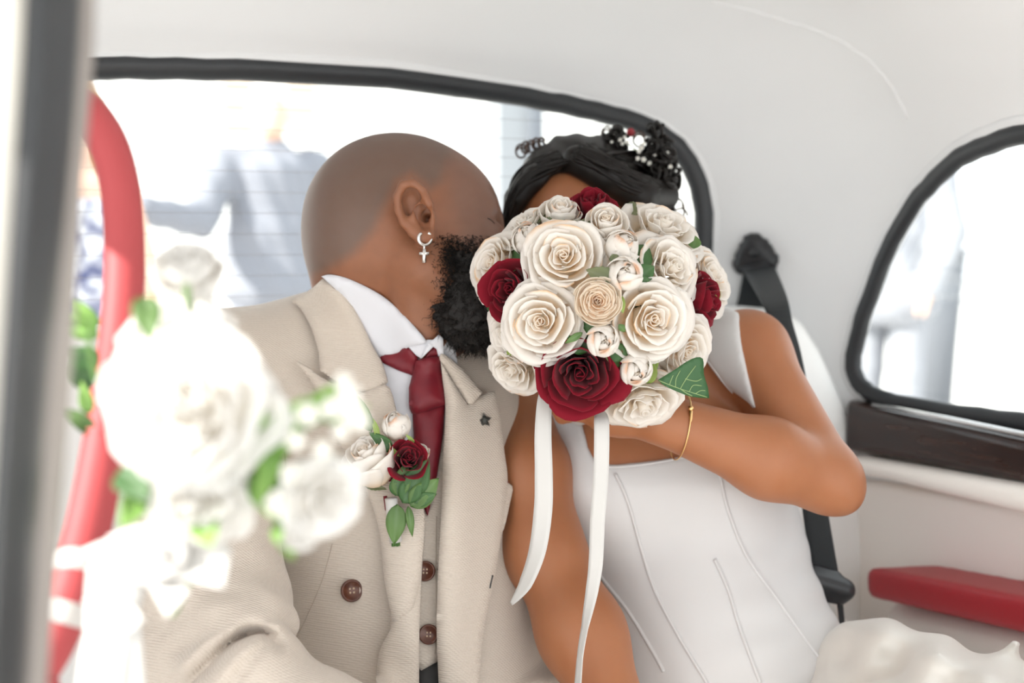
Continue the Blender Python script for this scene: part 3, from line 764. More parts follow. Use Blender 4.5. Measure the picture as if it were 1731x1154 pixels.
_, gbv, gbf = vsolid('body', groom_sdf, K(480, 160, 1.32) * (1, 1, 0) + (0, -.46, 1.08), (K(930, 160, 1.32) * (1, 1, 0) + (0.02, .04, 1.42)), .0024, M['skin_g'], groom, groom_col, 1)
body_tree = bvh((gbv, gbf))

# beard: one dense curly mass plus the loose curls at its surface
bch = [(772, 430, 1.172, .010), (788, 474, 1.172, .024), (793, 516, 1.176, .0345), (835, 530, 1.21, .036)]
def beard_sdf(P):
    d = chain(P, [K(*b[:3]) for b in bch], [b[3] for b in bch], .02)
    d = smin(d, ell(P, K(812, 548, 1.19), (.034, .022, .04)), .02)
    n = .0022 * (np.sin(P[:, 0] * 520 + 3 * np.sin(P[:, 1] * 310)) + np.sin(P[:, 1] * 480 + 2 * np.sin(P[:, 2] * 400)) + np.sin(P[:, 2] * 450))
    return d + n
bo, bv, bf = vsolid('beard', beard_sdf, *bounds([K(740, 400, 1.15), K(870, 600, 1.25)], .05), .003, M['beard'], groom, None, 1, 'thick curly black beard')
def strands(V0, N0, count, length, rad, down, seg=5, curl=.35, sides=3):
    idx = rng.integers(0, len(V0), count); P = V0[idx] + rng.normal(0, .0006, (count, 3)); n = N0[idx]
    d = n + down + rng.normal(0, .45, (count, 3)); d /= np.linalg.norm(d, axis=1)[:, None]
    L = length * rng.uniform(.5, 1.2, count); a = rng.normal(0, 1, (count, 3)); a -= d * (a * d).sum(1)[:, None]; a /= np.linalg.norm(a, axis=1)[:, None]; b = np.cross(d, a)
    ph = rng.uniform(0, 6.28, count); vs = []; ang = np.arange(sides) * 2 * math.pi / sides
    for k in range(seg):
        t = k / (seg - 1); th = ph + t * 5.5
        c = P + d * (L * t)[:, None] + (a * np.cos(th)[:, None] + b * np.sin(th)[:, None] - a * np.cos(ph)[:, None] - b * np.sin(ph)[:, None]) * (L * curl * .4)[:, None]
        r = rad * (1 - .75 * t); vs.append(c[:, None] + (a[:, None] * np.cos(ang)[None, :, None] + b[:, None] * np.sin(ang)[None, :, None]) * r)
    v = np.stack(vs, 1).reshape(-1, 3); f = []
    base = np.arange(count) * seg * sides
    for k in range(seg - 1):
        for j in range(sides):
            f.append(np.stack([base + k * sides + j, base + k * sides + (j + 1) % sides, base + (k + 1) * sides + (j + 1) % sides, base + (k + 1) * sides + j], 1))
    return v, np.concatenate(f)
bn = -vnormals(bv, bf[:, ::-1]); bn = vnormals(bv, bf)
cen = np.mean(bv, 0); bn *= np.sign(((bv - cen) * bn).sum(1))[:, None]
hv, hf = strands(bv, bn, 4200, .011, .00042, np.array([.1, -.7, 0]))
o = mk('beard_curls', W(hv), hf, M['beard'], bo); o['kind'] = 'stuff'
# sparser whiskers running up the cheek
gpx = to_px(gbv); gn = vnormals(gbv, gbf); gn *= np.where((gn[:, 2] > 0), -1, 1)[:, None]
w = np.exp(-((gpx[:, 0] - 795) / 34) ** 2 - ((gpx[:, 1] - 440) / 42) ** 2) + 1.2 * np.exp(-((gpx[:, 0] - 762) / 16) ** 2 - ((gpx[:, 1] - 440) / 45) ** 2)
w *= (gbv[:, 2] < 1.22) & (gpx[:, 1] > 398) & (gpx[:, 0] < 826)
pick = rng.choice(len(gbv), 2600, p=w / w.sum())
hv, hf = strands(gbv[pick], gn[pick], 2600, .006, .00032, np.array([.1, -.9, 0]))
o = mk('cheek_whiskers', W(hv), hf, M['beard'], bo); o['kind'] = 'stuff'
drape_line('eyelashes', [(824, 369), (830, 372), (836, 378)], body_tree, M['beard'], groom, .0007, .0001)
0 and drape_line('eyebrow', [(812, 342), (824, 336), (836, 336)], body_tree, mat('brow_hair', (.10, .055, .038), .7), groom, .0011, -.0003)

# ------------------------------------------------------------------ jacket: torso and sleeves
def jacket_sdf(P):
    px = W_PX / 2 + P[:, 0] / P[:, 2] * F; py = H_PX / 2 - P[:, 1] / P[:, 2] * F
    d = cap(P, K(668, 730, 1.285), K(690, 1260, 1.225), .150, .158, .80)
    d = smin(d, cap(P, K(372, 642, 1.225), K(845, 735, 1.38), .058, .055), .06)
    d = smin(d, cap(P, K(560, 560, 1.285), K(405, 622, 1.232), .047, .055), .05)
    d = smin(d, cap(P, K(690, 640, 1.32), K(820, 690, 1.38), .035, .045), .05)
    ua = [K(352, 700, 1.19), K(345, 860, 1.12), K(352, 1010, 1.075)]
    a = chain(P, ua, [.066, .068, .0725], .03)
    a = smin(a, ell(P, K(425, 1035, 1.06), (.036, .030, .045)), .025)
    a = a + .0012 * np.sin((py - .55 * px) * .045 + .6 * np.sin(px * .02)) * sstep(py, 860, 1010) + .0018 * np.sin((py + .9 * px) * .03) * sstep(py, 640, 760)
    fa = chain(P, [K(318, 1125, 1.045), K(420, 1195, 1.0), K(660, 1300, .93)], [.062, .058, .054], .02)
    fa = fa + .0010 * np.sin((px * .8 + py * .9) * .05)
    # soft overlapping folds at the crook of the elbow
    fold = chain(P, [K(300, 1105, 1.0), K(385, 1046, 1.0), K(440, 1040, 1.01), K(480, 1056, 1.03)], [.012, .015, .015, .012], .02)
    fold2 = chain(P, [K(350, 1190, .95), K(425, 1120, .965), K(462, 1098, .99)], [.012, .016, .012], .02)
    arm = smin(smin(a, fold, .035), smin(fa, fold2, .04), .003)
    q2 = np.column_stack([px, py])
    def groove(line, a_, w_):
        L = cr(line, 3); dd = np.full(len(P), 1e9)
        for i in range(len(L) - 1):
            ab = L[i + 1] - L[i]; t = np.clip(((q2 - L[i]) @ ab) / (ab @ ab), 0, 1); dd = np.minimum(dd, np.hypot(*(q2 - L[i] - t[:, None] * ab).T))
        return a_ * np.exp(-(dd / w_) ** 2)
    arm = arm + groove([(300, 1172), (345, 1132), (385, 1092), (423, 1070), (452, 1072), (472, 1090)], .0065, 9) - groove([(310, 1120), (360, 1072), (420, 1044), (470, 1052)], .008, 15)
    arm = arm + groove([(392, 1160), (420, 1118), (446, 1092)], .005, 9) - groove([(360, 1160), (400, 1112), (440, 1082)], .004, 9)
    arm = arm + groove([(300, 985), (370, 1000), (430, 1006)], .003, 16)
    d = smin(d, arm, .010)
    d = smin(d, cap(P, K(372, 660, 1.22), ua[0], .060, .064), .05)
    b = chain(P, [K(842, 770, 1.39), K(808, 1000, 1.345)], [.055, .056]); b2 = chain(P, [K(806, 1020, 1.335), K(868, 1210, 1.19)], [.058, .052])
    b = smin(b, b2, .012) + .0065 * np.sin(py * .10 + px * .05 + 1.5 * np.sin(px * .03)) * sstep(py, 930, 1010)
    d = smin(d, b, .012)
    d = smax(d, -(K(0, 1215, 1.0)[1] - P[:, 1] / P[:, 2]) * -1 * 1.1, .01) if False else d
    return d
jk, jv, jf = vsolid('jacket', jacket_sdf, K(200, 1300, 1.0) * (1, 1, 0) + (-.02, 0, .84), np.array([.16, .06, 1.48]), .0036, M['suit'], groom, None, 1)
suit_tree = bvh((jv, jf), (gbv, gbf)); jk_tree = bvh((jv, jf))
# shirt, waistcoat, trousers, tie
shirt, sv_, sf_ = drape('shirt', cr([(600, 520), (660, 560), (722, 572), (770, 590), (765, 700), (750, 830), (722, 885), (680, 820), (640, 680)], 4, True), suit_tree, M['shirt'], groom, .003, .002, 10, 10)
wc, wv_, wf_ = drape('waistcoat', [(722, 868), (738, 806), (748, 740), (756, 690), (790, 720), (790, 1000), (772, 1100), (712, 1133), (690, 1110), (660, 1100), (660, 880), (690, 820)], jk_tree, M['suit'], groom, .008, .003, 10, 8, .003, 8)
drape_line('front_edge', [(738, 872), (737, 960), (738, 1060), (735, 1105)], bvh((wv_, wf_)), M['seam'], wc, .0007, .0)
drape('trousers', [(706, 1105), (770, 1095), (770, 1260), (706, 1260)], jk_tree, M['trousers'], groom, .003, .003, 14, 6)
layer = bvh((jv, jf), (gbv, gbf), (sv_, sf_), (wv_, wf_))
col_o, cv1, cf1 = drape('collar_leaf', np.concatenate([cr([(543, 467), (560, 464), (594, 473), (646, 500), (682, 532), (714, 567), (721, 579)], 4), cr([(690, 587), (643, 607), (612, 560), (585, 508), (560, 482)], 4)]), suit_tree, M['shirt'], shirt, .007, .003, 8, 14, .002, 6)
drape('collar_leaf', np.array([(712, 606), (722, 583), (742, 565), (749, 572), (750, 600), (743, 610), (738, 590), (732, 586)], float), suit_tree, M['shirt'], shirt, .009, .003, 6, 10, .001, 5)
drape('collar_stand', np.array([(690, 586), (722, 574), (735, 574), (712, 606), (703, 600)], float), suit_tree, M['shirt'], shirt, .005, .002, 6, 8)
tie = drape('tie', np.concatenate([cr([(697, 690), (700, 760), (702, 820), (723, 872)], 4), cr([(738, 806), (748, 740), (752, 684)], 4)]), layer, M['tie'], groom, .006, .004, 8, 8, .006, 9)[0]
drape('tie_band', cr([(640, 606), (672, 592), (694, 588), (706, 606), (704, 634), (690, 632), (665, 622)], 4, True), suit_tree, M['tie'], tie, .007, .003, 6, 8, .003, 6)
drape('tie_band', np.array([(716, 606), (732, 586), (740, 590), (744, 608), (735, 616)], float), suit_tree, M['tie'], tie, .006, .003, 6, 6)
kn = np.concatenate([cr([(703, 610), (720, 604), (742, 602)], 4), cr([(750, 640), (755, 684)], 4), cr([(735, 690), (696, 699), (691, 655)], 4)])
drape('tie_knot', kn, suit_tree, M['tie'], tie, .013, .008, 6, 10, .010, 10)
# jacket collar and lapels
gorge = [(541, 624), (573, 645), (597, 658)]
drape('collar', np.concatenate([cr([(545, 471), (576, 490), (604, 531), (630, 586), (645, 612), (655, 645)], 4), cr([(640, 668), (597, 660), (573, 647), (541, 626)], 3), cr([(539, 596), (526, 554), (508, 522), (493, 509)], 4), cr([(512, 497), (530, 485)], 2)]),
      suit_tree, M['suit'], jk, .016, .006, 9, 12, .006, 8, label='turned-down beige collar')
lapL = np.concatenate([cr([(500, 611), (520, 628), (541, 640), (575, 660), (600, 672), (650, 652)], 3), cr([(667, 684), (692, 765), (716, 868), (708, 950), (690, 1010), (660, 1070), (642, 1108), (638, 1170)], 5),
                       cr([(706, 1170), (710, 1110), (714, 1020), (716, 940)], 2)[:0], cr([(634, 1170), (640, 1104), (661, 1052), (648, 985), (640, 900), (617, 826), (584, 768), (552, 696)], 5)])
# front flap that hangs open below the roll of the lapel
flapL = np.concatenate([cr([(640, 850), (690, 800), (717, 868), (713, 960), (709, 1060), (708, 1170)], 4), cr([(634, 1170), (641, 1102), (664, 1050), (650, 985), (644, 920)], 4)])
fl, fv1, ff1 = drape('front_facing', flapL, layer, M['suit'], jk, .013, .004, 9, 12, .006, 10)
lap_tree = bvh((jv, jf), (gbv, gbf), (sv_, sf_), (wv_, wf_))
lapel_out = np.concatenate([cr([(500, 611), (516, 618), (541, 636), (575, 656), (600, 668), (650, 650), (664, 672)], 3), cr([(676, 720), (700, 800), (717, 868), (714, 940), (706, 1000), (692, 1040), (664, 1052)], 5),
                            cr([(650, 985), (643, 905), (618, 826), (584, 768), (553, 698), (524, 640)], 5)])
lp1, lv1, lf1 = drape('lapel', lapel_out, lap_tree, M['suit'], jk, .017, .005, 9, 14, .006, 9, label='wide peaked beige lapel with the boutonniere')
drape('collar', np.concatenate([cr([(742, 606), (749, 598), (780, 622), (815, 664)], 4), cr([(800, 682), (790, 683), (768, 652)], 3)]), suit_tree, M['suit'], jk, .020, .006, 7, 14, .004, 6)
lap_r = np.concatenate([cr([(745, 612), (768, 650), (790, 684), (812, 668), (836, 659)], 1), cr([(845, 700), (853, 766), (858, 812), (851, 880), (838, 965), (828, 1015), (816, 1080), (808, 1170)], 4),
                        cr([(742, 1170), (738, 1060), (741, 960), (746, 860), (750, 760), (753, 690), (748, 640)], 4)])
lp2, lv2, lf2 = drape('lapel', lap_r, lap_tree, M['suit'], jk, .018, .005, 10, 14, .008, 12)
full = bvh((jv, jf), (gbv, gbf), (sv_, sf_), (wv_, wf_), (lv1, lf1), (lv2, lf2), (fv1, ff1))
drape('pocket_welt', cr([(846, 818), (866, 822), (862, 850), (852, 893), (842, 905), (840, 860)], 3, True), jk_tree, M['suit'], jk, .022, .004, 6, 6, .002, 5)
drape_line('dart_seam', [(562, 918), (545, 980), (520, 1040), (498, 1082)], jk_tree, M['seam'], jk, .0006)
drape_line('armhole_seam', [(418, 586), (448, 640), (468, 690), (480, 760), (486, 850), (487, 940)], jk_tree, M['seam'], jk, .0007)
drape_line('gorge_seam', [(597, 660), (612, 632), (630, 598)], bvh((jv, jf), (lv1, lf1)), M['seam'], jk, .0006, .018)
drape_line('pocket_slit', [(833, 972), (830, 984), (828, 994)], full, M['trousers'], jk, .0008, .0004)
# buttons
def button(px, py, r, parent, tree, squash=1.0, tilt=0.0):
    h = tree.ray_cast(Vector((0, 0, 0)), Vector(K(px, py, 1)).normalized()); d = h[0].z - .002
    c = WK(px, py, d); n = LOC - c; n /= np.linalg.norm(n); n = n + W(K(px, py, 1) + np.array([squash, 0, 0])) - W(K(px, py, 1)); n /= np.linalg.norm(n)
    a = np.cross(n, (0, 0, 1.0)); a /= np.linalg.norm(a); b2 = np.cross(n, a)
    prof_ = [(0, .0), (1.0, .0), (1.0, .22), (.93, .34), (.82, .34), (.74, .22), (.0, .20)]; m_ = 28; vs = []
    for rr, zz in prof_:
        for k in range(m_):
            t = 2 * math.pi * k / m_; vs.append(c + n * zz * r + (a * math.cos(t) + b2 * math.sin(t)) * rr * r)
    fs = [[i * m_ + k, i * m_ + (k + 1) % m_, (i + 1) * m_ + (k + 1) % m_, (i + 1) * m_ + k] for i in range(len(prof_) - 1) for k in range(m_)]
    o = mk('button', vs, fs, M['horn'], parent)
    th = []
    for sx, sy in ((-1, -1), (1, -1), (-1, 1), (1, 1)):
        th.append(icos(c + n * .21 * r + a * sx * .17 * r + b2 * sy * .17 * r, r * .10, 5, 6))
    o2 = mk('button_thread', *join(th), M['thread'], o); o2['kind'] = 'stuff'
button(594, 998, .0112, jk, full, .25); 
button(719, 965, .0100, wc, bvh((wv_, wf_)), -.1); button(725, 1072, .0098, wc, bvh((wv_, wf_)), -.1)
drape_line('buttonhole', [(728, 962), (735, 961), (742, 962)], bvh((wv_, wf_)), M['seam'], wc, .0008, .0)

# ------------------------------------------------------------------ his small things
er = thing('earring', 'silver hoop earring with a hanging cross on the bald man\'s ear', 'earring', WK(718, 410, 1.134))
hp = [WK(718 + 10.5 * math.cos(a), 403 + 11 * math.sin(a), 1.131 + .004 * math.cos(a)) for a in np.linspace(math.radians(-60), math.radians(235), 22)]
mk('hoop', *tube(hp, .0017, 10), M['silver'], er)
mk('link', *tube([WK(717, 414, 1.130), WK(717, 422, 1.130)], .0012, 8), M['silver'], er)
cv_, cf_ = join([tube([WK(717, 421, 1.130), WK(717, 444, 1.130)], .0021, 8), tube([WK(709, 428.5, 1.130), WK(725, 428.5, 1.130)], .0019, 8)])
mk('cross', cv_, cf_, M['silver'], er)
pn = thing('lapel_pin', 'small dark bird-shaped pin on the beige lapel beside the bride\'s arm', 'lapel pin', WK(820, 710, 1.16))
h = full.ray_cast(Vector((0, 0, 0)), Vector(K(820, 710, 1)).normalized()); dz = h[0].z
uvp, fp, op = cdt(np.array([(817, 698), (822, 704), (831, 706), (825, 712), (828, 720), (820, 717), (812, 722), (813, 714), (808, 710), (815, 707)], float), 3)
pv_ = K(uvp[:, 0], uvp[:, 1], dz - .004 - .002 * (1 - np.exp(-edge_dist(uvp, op) / 2)))
tv, tf = thicken(pv_, fp, .004, np.tile([0, 0, 1.0], (len(pv_), 1))); mk('pin_body', W(tv), tf, M['pin'], pn, smooth=False)
mk('pin_clasp', *tube([WK(818, 716, dz - .001), WK(812, 724, dz - .001)], .0006, 6), M['gold'], pn)
ps = thing('pocket_square', 'folded burgundy cloth showing in the breast pocket of the beige jacket', 'pocket square', WK(856, 814, 1.17))
drape('cloth', np.array([(844, 819), (850, 806), (858, 812), (862, 821), (858, 828), (846, 828)], float), jk_tree, M['tie'], ps, .0195, .003, 4, 4, .001, 3)
# ================================================================== bride
bride = thing('person', 'woman in white corset dress holding the rose bouquet in front of her face', 'person', WK(1200, 1300, 1.25))
BR = frame((-.30, -.16, -.94), (-.16, 1.0, -.10)); BC = K(990, 436, 1.40)
B_S = K(1268, 592, 1.275); B_E = K(1394, 806, 1.175); B_W = K(1118, 708, 1.150); B_H = K(1042, 686, 1.160)
def torso_sdf(P):
    d = cap(P, K(1092, 740, 1.345), K(1165, 940, 1.315), .128, .115, .78)
    d = smin(d, cap(P, K(1165, 940, 1.315), K(1245, 1200, 1.25), .115, .136, .85), .03)
    d = smin(d, ell(P, K(1030, 812, 1.272), (.060, .058, .050)), .05); d = smin(d, ell(P, K(1205, 795, 1.272), (.062, .058, .050)), .05)
    d = smin(d, cap(P, K(893, 690, 1.33), K(1075, 600, 1.37), .040, .052), .05); d = smin(d, cap(P, K(1255, 590, 1.30), K(1075, 600, 1.37), .040, .052), .05)
    d = smin(d, cap(P, K(1060, 600, 1.39), K(1020, 470, 1.41), .050, .048), .04)
    return d
def fingers(P):
    """right hand closed round the bouquet handle: palm, four fingers and a thumb"""
    d = smin(cap(P, B_H, K(1010, 672, 1.175), .026, .028, .7), cap(P, B_W, B_H, .0215, .026, .85), .02)
    for k in range(4):
        y = 640 + 17 * k; r = (.0088, .0092, .0088, .0078)[k]; e = (0, 4, 1, -6)[k]
        f_ = chain(P, [K(1018, y, 1.165), K(972 - e, y + 8, 1.170), K(944 - e, y + 14, 1.192), K(962, y + 16, 1.216)], [r * 1.1, r, r * .92, r * .8], .004)
        d = smin(d, f_, .005)
    d = smin(d, chain(P, [K(1052, 668, 1.155), K(1020, 640, 1.148), K(985, 628, 1.152), K(962, 626, 1.162)], [.014, .0105, .0095, .008], .006), .008)
    return d
def bride_sdf(P):
    d = torso_sdf(P)
    d = smin(d, head_sdf(P, BC, BR, .97), .012)
    e = smin(ell(P, K(1108, 372, 1.385), (.011, .022, .016)), ell(P, K(1105, 392, 1.38), (.007, .009, .008)), .006); d = smin(d, e, .006)
    ua = cap(P, B_S, B_E, .0385, .034); ua = smin(ua, ell(P, K(1268, 600, 1.285), (.040, .040, .042)), .03)
    d = smin(d, ua, .022)
    mid = K(1300, 775, 1.158)
    fa = smin(cap(P, B_E, mid, .0365, .0385), cap(P, mid, B_W, .0385, .0255), .02)
    fa = smin(fa, ell(P, K(1425, 832, 1.168), (.018, .020, .022)), .022)
    ar = smin(smin(ua, fa, .012), fingers(P), .012)
    d = np.minimum(d, ar)
    la = chain(P, [K(876, 690, 1.29), K(893, 800, 1.235), K(919, 930, 1.195), K(983, 1070, 1.14), K(1055, 1230, 1.07)], [.036, .036, .0345, .0355, .030], .045)
    d = smin(d, la, .010)
    return d
_, bbv, bbf = vsolid('body', bride_sdf, K(800, 1290, 1.2) * (1, 1, 0) + (0, 0, .98), np.array([K(1480, 1290, 1.28)[0], .30, 1.52]), .0033, M['skin_b'], bride, None, 2)
bb_tree = bvh((bbv, bbf))
dress_px = np.concatenate([cr([(893, 636), (925, 615), (950, 650), (972, 690), (986, 722), (995, 758), (1010, 783)], 3), cr([(1040, 785), (1100, 779), (1162, 768), (1225, 738), (1272, 686)], 4), cr([(1230, 655), (1192, 604), (1196, 545), (1222, 518)], 3),
                           cr([(1250, 528), (1252, 566), (1259, 606), (1278, 690)], 3), cr([(1330, 740), (1400, 850), (1430, 956), (1470, 1250)], 3), cr([(1000, 1250), (970, 1110), (940, 1018), (915, 905), (910, 790), (895, 700)], 3)])
def dress_sdf(P):
    px = np.column_stack([W_PX / 2 + P[:, 0] / P[:, 2] * F, H_PX / 2 - P[:, 1] / P[:, 2] * F]); y = px[:, 1]
    d = smin(torso_sdf(P), smin(cap(P, B_S, B_E, .0385, .034), ell(P, K(1268, 600, 1.285), (.040, .040, .042)), .03) + .3 * sstep(y, 690, 730), .022) - .0055
    d = d - .004 * sstep(y, 780, 830) * (1 - sstep(y, 860, 960))
    d = d + .0011 * np.sin(y * .085 + px[:, 0] * .02 + 1.2 * np.sin(px[:, 0] * .018)) * sstep(y, 870, 960) * sstep(px[:, 0], 1180, 1330)
    return smax(d, poly_sdf(px, dress_px) * P[:, 2] / F, .004)
ds, dv, dfa = vsolid('dress', dress_sdf, K(860, 1280, 1.2) * (1, 1, 0) + (0, 0, 1.02), np.array([K(1480, 1290, 1.25)[0], .08, 1.52]), .0038, M['dress'], bride, None, 2)
d_tree = bvh((dv, dfa))
for ln in ([(1040, 800), (1062, 850), (1085, 930), (1108, 1000), (1150, 1080), (1195, 1154), (1215, 1190)],
           [(940, 800), (965, 880), (1010, 965), (1060, 1030), (1100, 1095), (1122, 1135)],
           [(1217, 800), (1230, 860), (1262, 940), (1312, 1010), (1365, 1085), (1415, 1150)],
           [(1208, 945), (1232, 1000), (1250, 1060), (1285, 1154)]):
    drape_line('boning_seam', ln, d_tree, M['dress'], ds, .0020, .0004)
drape_line('neckline_piping', [(1010, 786), (1040, 789), (1100, 783), (1162, 772)], d_tree, M['dress'], ds, .0014, .0)
drape_line('strap_piping', [(1195, 608), (1232, 656), (1262, 682), (1276, 690)], d_tree, M['dress'], ds, .0016, .0)

# skirt gathered over the lap
def skirt_sdf(P):
    px = W_PX / 2 + P[:, 0] / P[:, 2] * F; py = H_PX / 2 - P[:, 1] / P[:, 2] * F
    d = cap(P, K(1290, 1400, 1.22), K(1420, 1400, 1.0), .13, .10)
    d = smin(d, ell(P, K(1505, 1135, 1.17), (.062, .044, .09)), .03)
    d = smin(d, chain(P, [K(1450, 1150, 1.18), K(1590, 1165, 1.10), K(1780, 1205, .98)], [.050, .046, .05], .03), .03)
    d = smin(d, chain(P, [K(1480, 1250, 1.1), K(1600, 1290, 1.0), K(1820, 1350, .88)], [.07, .08, .09], .03), .04)
    g = sstep(px, 1400, 1440)
    d = d + g * (.0085 * np.sin((py - 1100) * .050 - (px - 1420) * .016 + 1.1 * np.sin((px - 1400) * .014)) + .0045 * np.sin((px - 1410) * .055 + (py - 1060) * .035))
    d = smax(d, -cap(P, K(1425, 1085, 1.10), K(1452, 1170, 1.07), .010, .008), .02)
    return d
vsolid('skirt', skirt_sdf, K(1180, 1400, 1.1) * (1, 1, 0) + (0, .02, .78), np.array([K(1900, 1290, 1.05)[0], K(0, 1040, 1.1)[1], 1.42]), .006, M['skirt'], bride, None, 2)

# ------------------------------------------------------------------ hair
def hl(px, py, d): return K(px, py, d)
def hair_sdf(P):
    q = (P - BC) @ BR.T / .97
    px = W_PX / 2 + P[:, 0] / P[:, 2] * F; py = H_PX / 2 - P[:, 1] / P[:, 2] * F
    d = ell(q, (-.012, .060, 0), (.106, .097, .090)); d = smin(d, ell(q, (-.055, .02, 0), (.062, .085, .080)), .03)
    n = .0016 * np.sin(px * .16 + py * .05 + 2 * np.sin(py * .04)) + .0012 * np.sin(py * .2 - px * .07)
    d = d + n
    # forehead stays free: everything in front of the hairline is cut away
    face = np.array([(858, 430), (872, 362), (892, 326), (925, 300), (960, 288), (990, 296), (1020, 316), (1055, 336), (1090, 350), (1100, 470), (1060, 600), (880, 600)], float)
    cut = np.maximum(poly_sdf(np.column_stack([px, py]), face) * P[:, 2] / F, P[:, 2] - 1.395)
    d = smax(d, -cut, .006)
    d = smin(d, chain(P, [K(905, 300, 1.33), K(872, 335, 1.33), K(858, 380, 1.34), K(846, 420, 1.35)], [.016, .013, .009, .004], .006), .010)   # left sweep
    d = smin(d, chain(P, [K(975, 270, 1.315), K(1030, 300, 1.31), K(1080, 330, 1.325), K(1120, 330, 1.36)], [.017, .021, .022, .02], .006), .012)
    return d
hr, hv0, hf0 = vsolid('hair', hair_sdf, K(820, 640, 1.4) * (1, 1, 0) + (0, 0, 1.26), np.array([K(1180, 640, 1.4)[0], K(0, 195, 1.4)[1], 1.56]), .003, M['hair'], bride, None, 1, 'dark curly pinned-up hair')
h_tree = bvh((hv0, hf0))
def lock(pts, r, m=M['hair'], jit=0.0):
    P = cr(pts, 7); n = len(P); t = np.linspace(0, 1, n); rr = r * np.clip(np.minimum(t * 6 + .3, (1 - t) * 3 + .15), 0, 1)
    return tube(P, rr, 5)
lk = []
# waves combed from the parting to both sides
for k in range(46):
    s = k / 45; a = rng.normal(0, 4, 10)
    st_ = (966 + 50 * s + a[0], 266 - 22 * math.sin(s * 3) + a[1] * .6); mid = (1012 + 62 * s + a[2], 288 - 24 * s + a[3]); mid2 = (1062 + 45 * s + a[4], 318 - 44 * s + a[5]); en = (1112 + 22 * s, 336 - 60 * s + a[7])
    pts = []
    for x, y in (st_, mid, mid2, en):
        h = h_tree.ray_cast(Vector((0, 0, 0)), Vector(K(x, y, 1)).normalized()); z = h[0].z if h[0] is not None else 1.38; pts.append(K(x, y, z - .0005 + .0015 * rng.normal()))
    lk.append(lock(pts, .0022 + .001 * rng.random()))
for k in range(26):
    s = k / 25; a = rng.normal(0, 3, 10); pts = []
    for x, y in ((957 - 12 * s + a[0], 276 - 22 * s), (914 - 8 * s + a[2], 294 - 26 * s + a[3]), (882 - 8 * s + a[4], 318 - 22 * s + a[5]), (862 - 6 * s, 362 - 20 * s), (852 - 6 * s + a[6], 412)):
        h = h_tree.ray_cast(Vector((0, 0, 0)), Vector(K(x, y, 1)).normalized()); z = h[0].z if h[0] is not None else 1.335; pts.append(K(x, y, z - .0005 + .0012 * rng.normal()))
    lk.append(lock(pts, .0020 + .0008 * rng.random()))
v, f = join(lk); o = mk('combed_locks', W(v), f, M['hair'], hr); o['kind'] = 'stuff'
# curls piled at the back right of her head
cl = []
for k in range(190):
    c = np.array([1110 + rng.normal(0, 15), 300 + rng.normal(0, 30), 1.375 + rng.normal(0, .014)])
    if c[0] > 1132: c[0] = 1132 - rng.random() * 20
    if k > 176: c = np.array([1032 + rng.normal(0, 12), 236 + rng.normal(0, 6), 1.38])
    r = rng.uniform(.004, .009); ax = rng.normal(0, 1, 3); ax /= np.linalg.norm(ax); u = np.cross(ax, (0, 0, 1.0)); u /= np.linalg.norm(u); w_ = np.cross(ax, u)
    t = np.linspace(0, rng.uniform(5, 11), 22); base = K(*c)
    P = base + (np.cos(t)[:, None] * u + np.sin(t)[:, None] * w_) * r + ax * (t * .0014)[:, None]
    cl.append(tube(P, .0026, 5))
v, f = join(cl); o = mk('piled_curls', W(v), f, M['hair'], hr); o['kind'] = 'stuff'
fz = []
for (x, y, d, r, tn) in ((880, 252, 1.40, .006, 9), (888, 246, 1.39, .005, 8), (897, 244, 1.385, .005, 10), (906, 240, 1.38, .005, 9), (915, 238, 1.375, .004, 8), (1140, 352, 1.40, .012, 7), (1150, 365, 1.40, .009, 6), (1136, 300, 1.42, .008, 8), (1080, 232, 1.43, .007, 9), (1025, 222, 1.43, .006, 9), (872, 400, 1.33, .004, 5)):
    t = np.linspace(0, tn, 34); base = K(x, y, d); P = base + np.stack([np.cos(t) * r, np.sin(t) * r * 1.2 - t * .0007, .3 * r * np.sin(t * .5)], 1)
    fz.append(tube(P, .0014, 5))
v, f = join(fz); o = mk('loose_ringlets', W(v), f, M['curl'], hr); o['kind'] = 'stuff'
# baby's breath pinned into the curls
hfw = thing('hair_flowers', 'sprig of tiny white blossoms and one red berry pinned in the woman\'s dark curls', 'hair flowers', WK(1100, 270, 1.37))
wht = mat('white_blossom', (.88, .86, .80), .7, trans=.2); rdb = mat('red_berry', (.35, .02, .03), .5)
for (x, y, s) in ((1040, 226, 5), (1048, 236, 6), (1056, 232, 5), (1034, 240, 4), (1076, 262, 0), (1084, 250, 7), (1088, 243, 5), (1080, 256, 6), (1078, 268, 6), (1088, 270, 7), (1098, 276, 6), (1106, 262, 5), (1128, 258, 5), (1102, 282, 6), (1121, 286, 5), (1133, 282, 6), (1052, 243, 5), (1060, 240, 6)):
    if not s: continue
    r = s * 1.37 / F * .50; c = K(x, y, 1.350 if x > 1065 else 1.368)
    parts = [icos(c + np.array([math.cos(a) * r * .8, math.sin(a) * r * .8, -.2 * r]), (r * .62, r * .62, r * .45), 5, 6) for a in np.arange(5) * 1.2566] + [icos(c + (0, 0, -r * .3), r * .45, 5, 6)]
    v, f = join(parts); mk('blossom', W(v), f, wht, hfw)
mk('berry', *icos(WK(1066, 224, 1.40), (.0055, .0055, .0055), 6, 8), rdb, hfw)
v, f = tube(W(cr([K(1036, 238, 1.40), K(1062, 244, 1.375), K(1086, 262, 1.365), K(1112, 276, 1.365), K(1132, 280, 1.37)], 6)), .0009, 5); mk('stem', v, f, M['leaf'], hfw, np.tile([.2, .25, .12], (len(v), 1)))

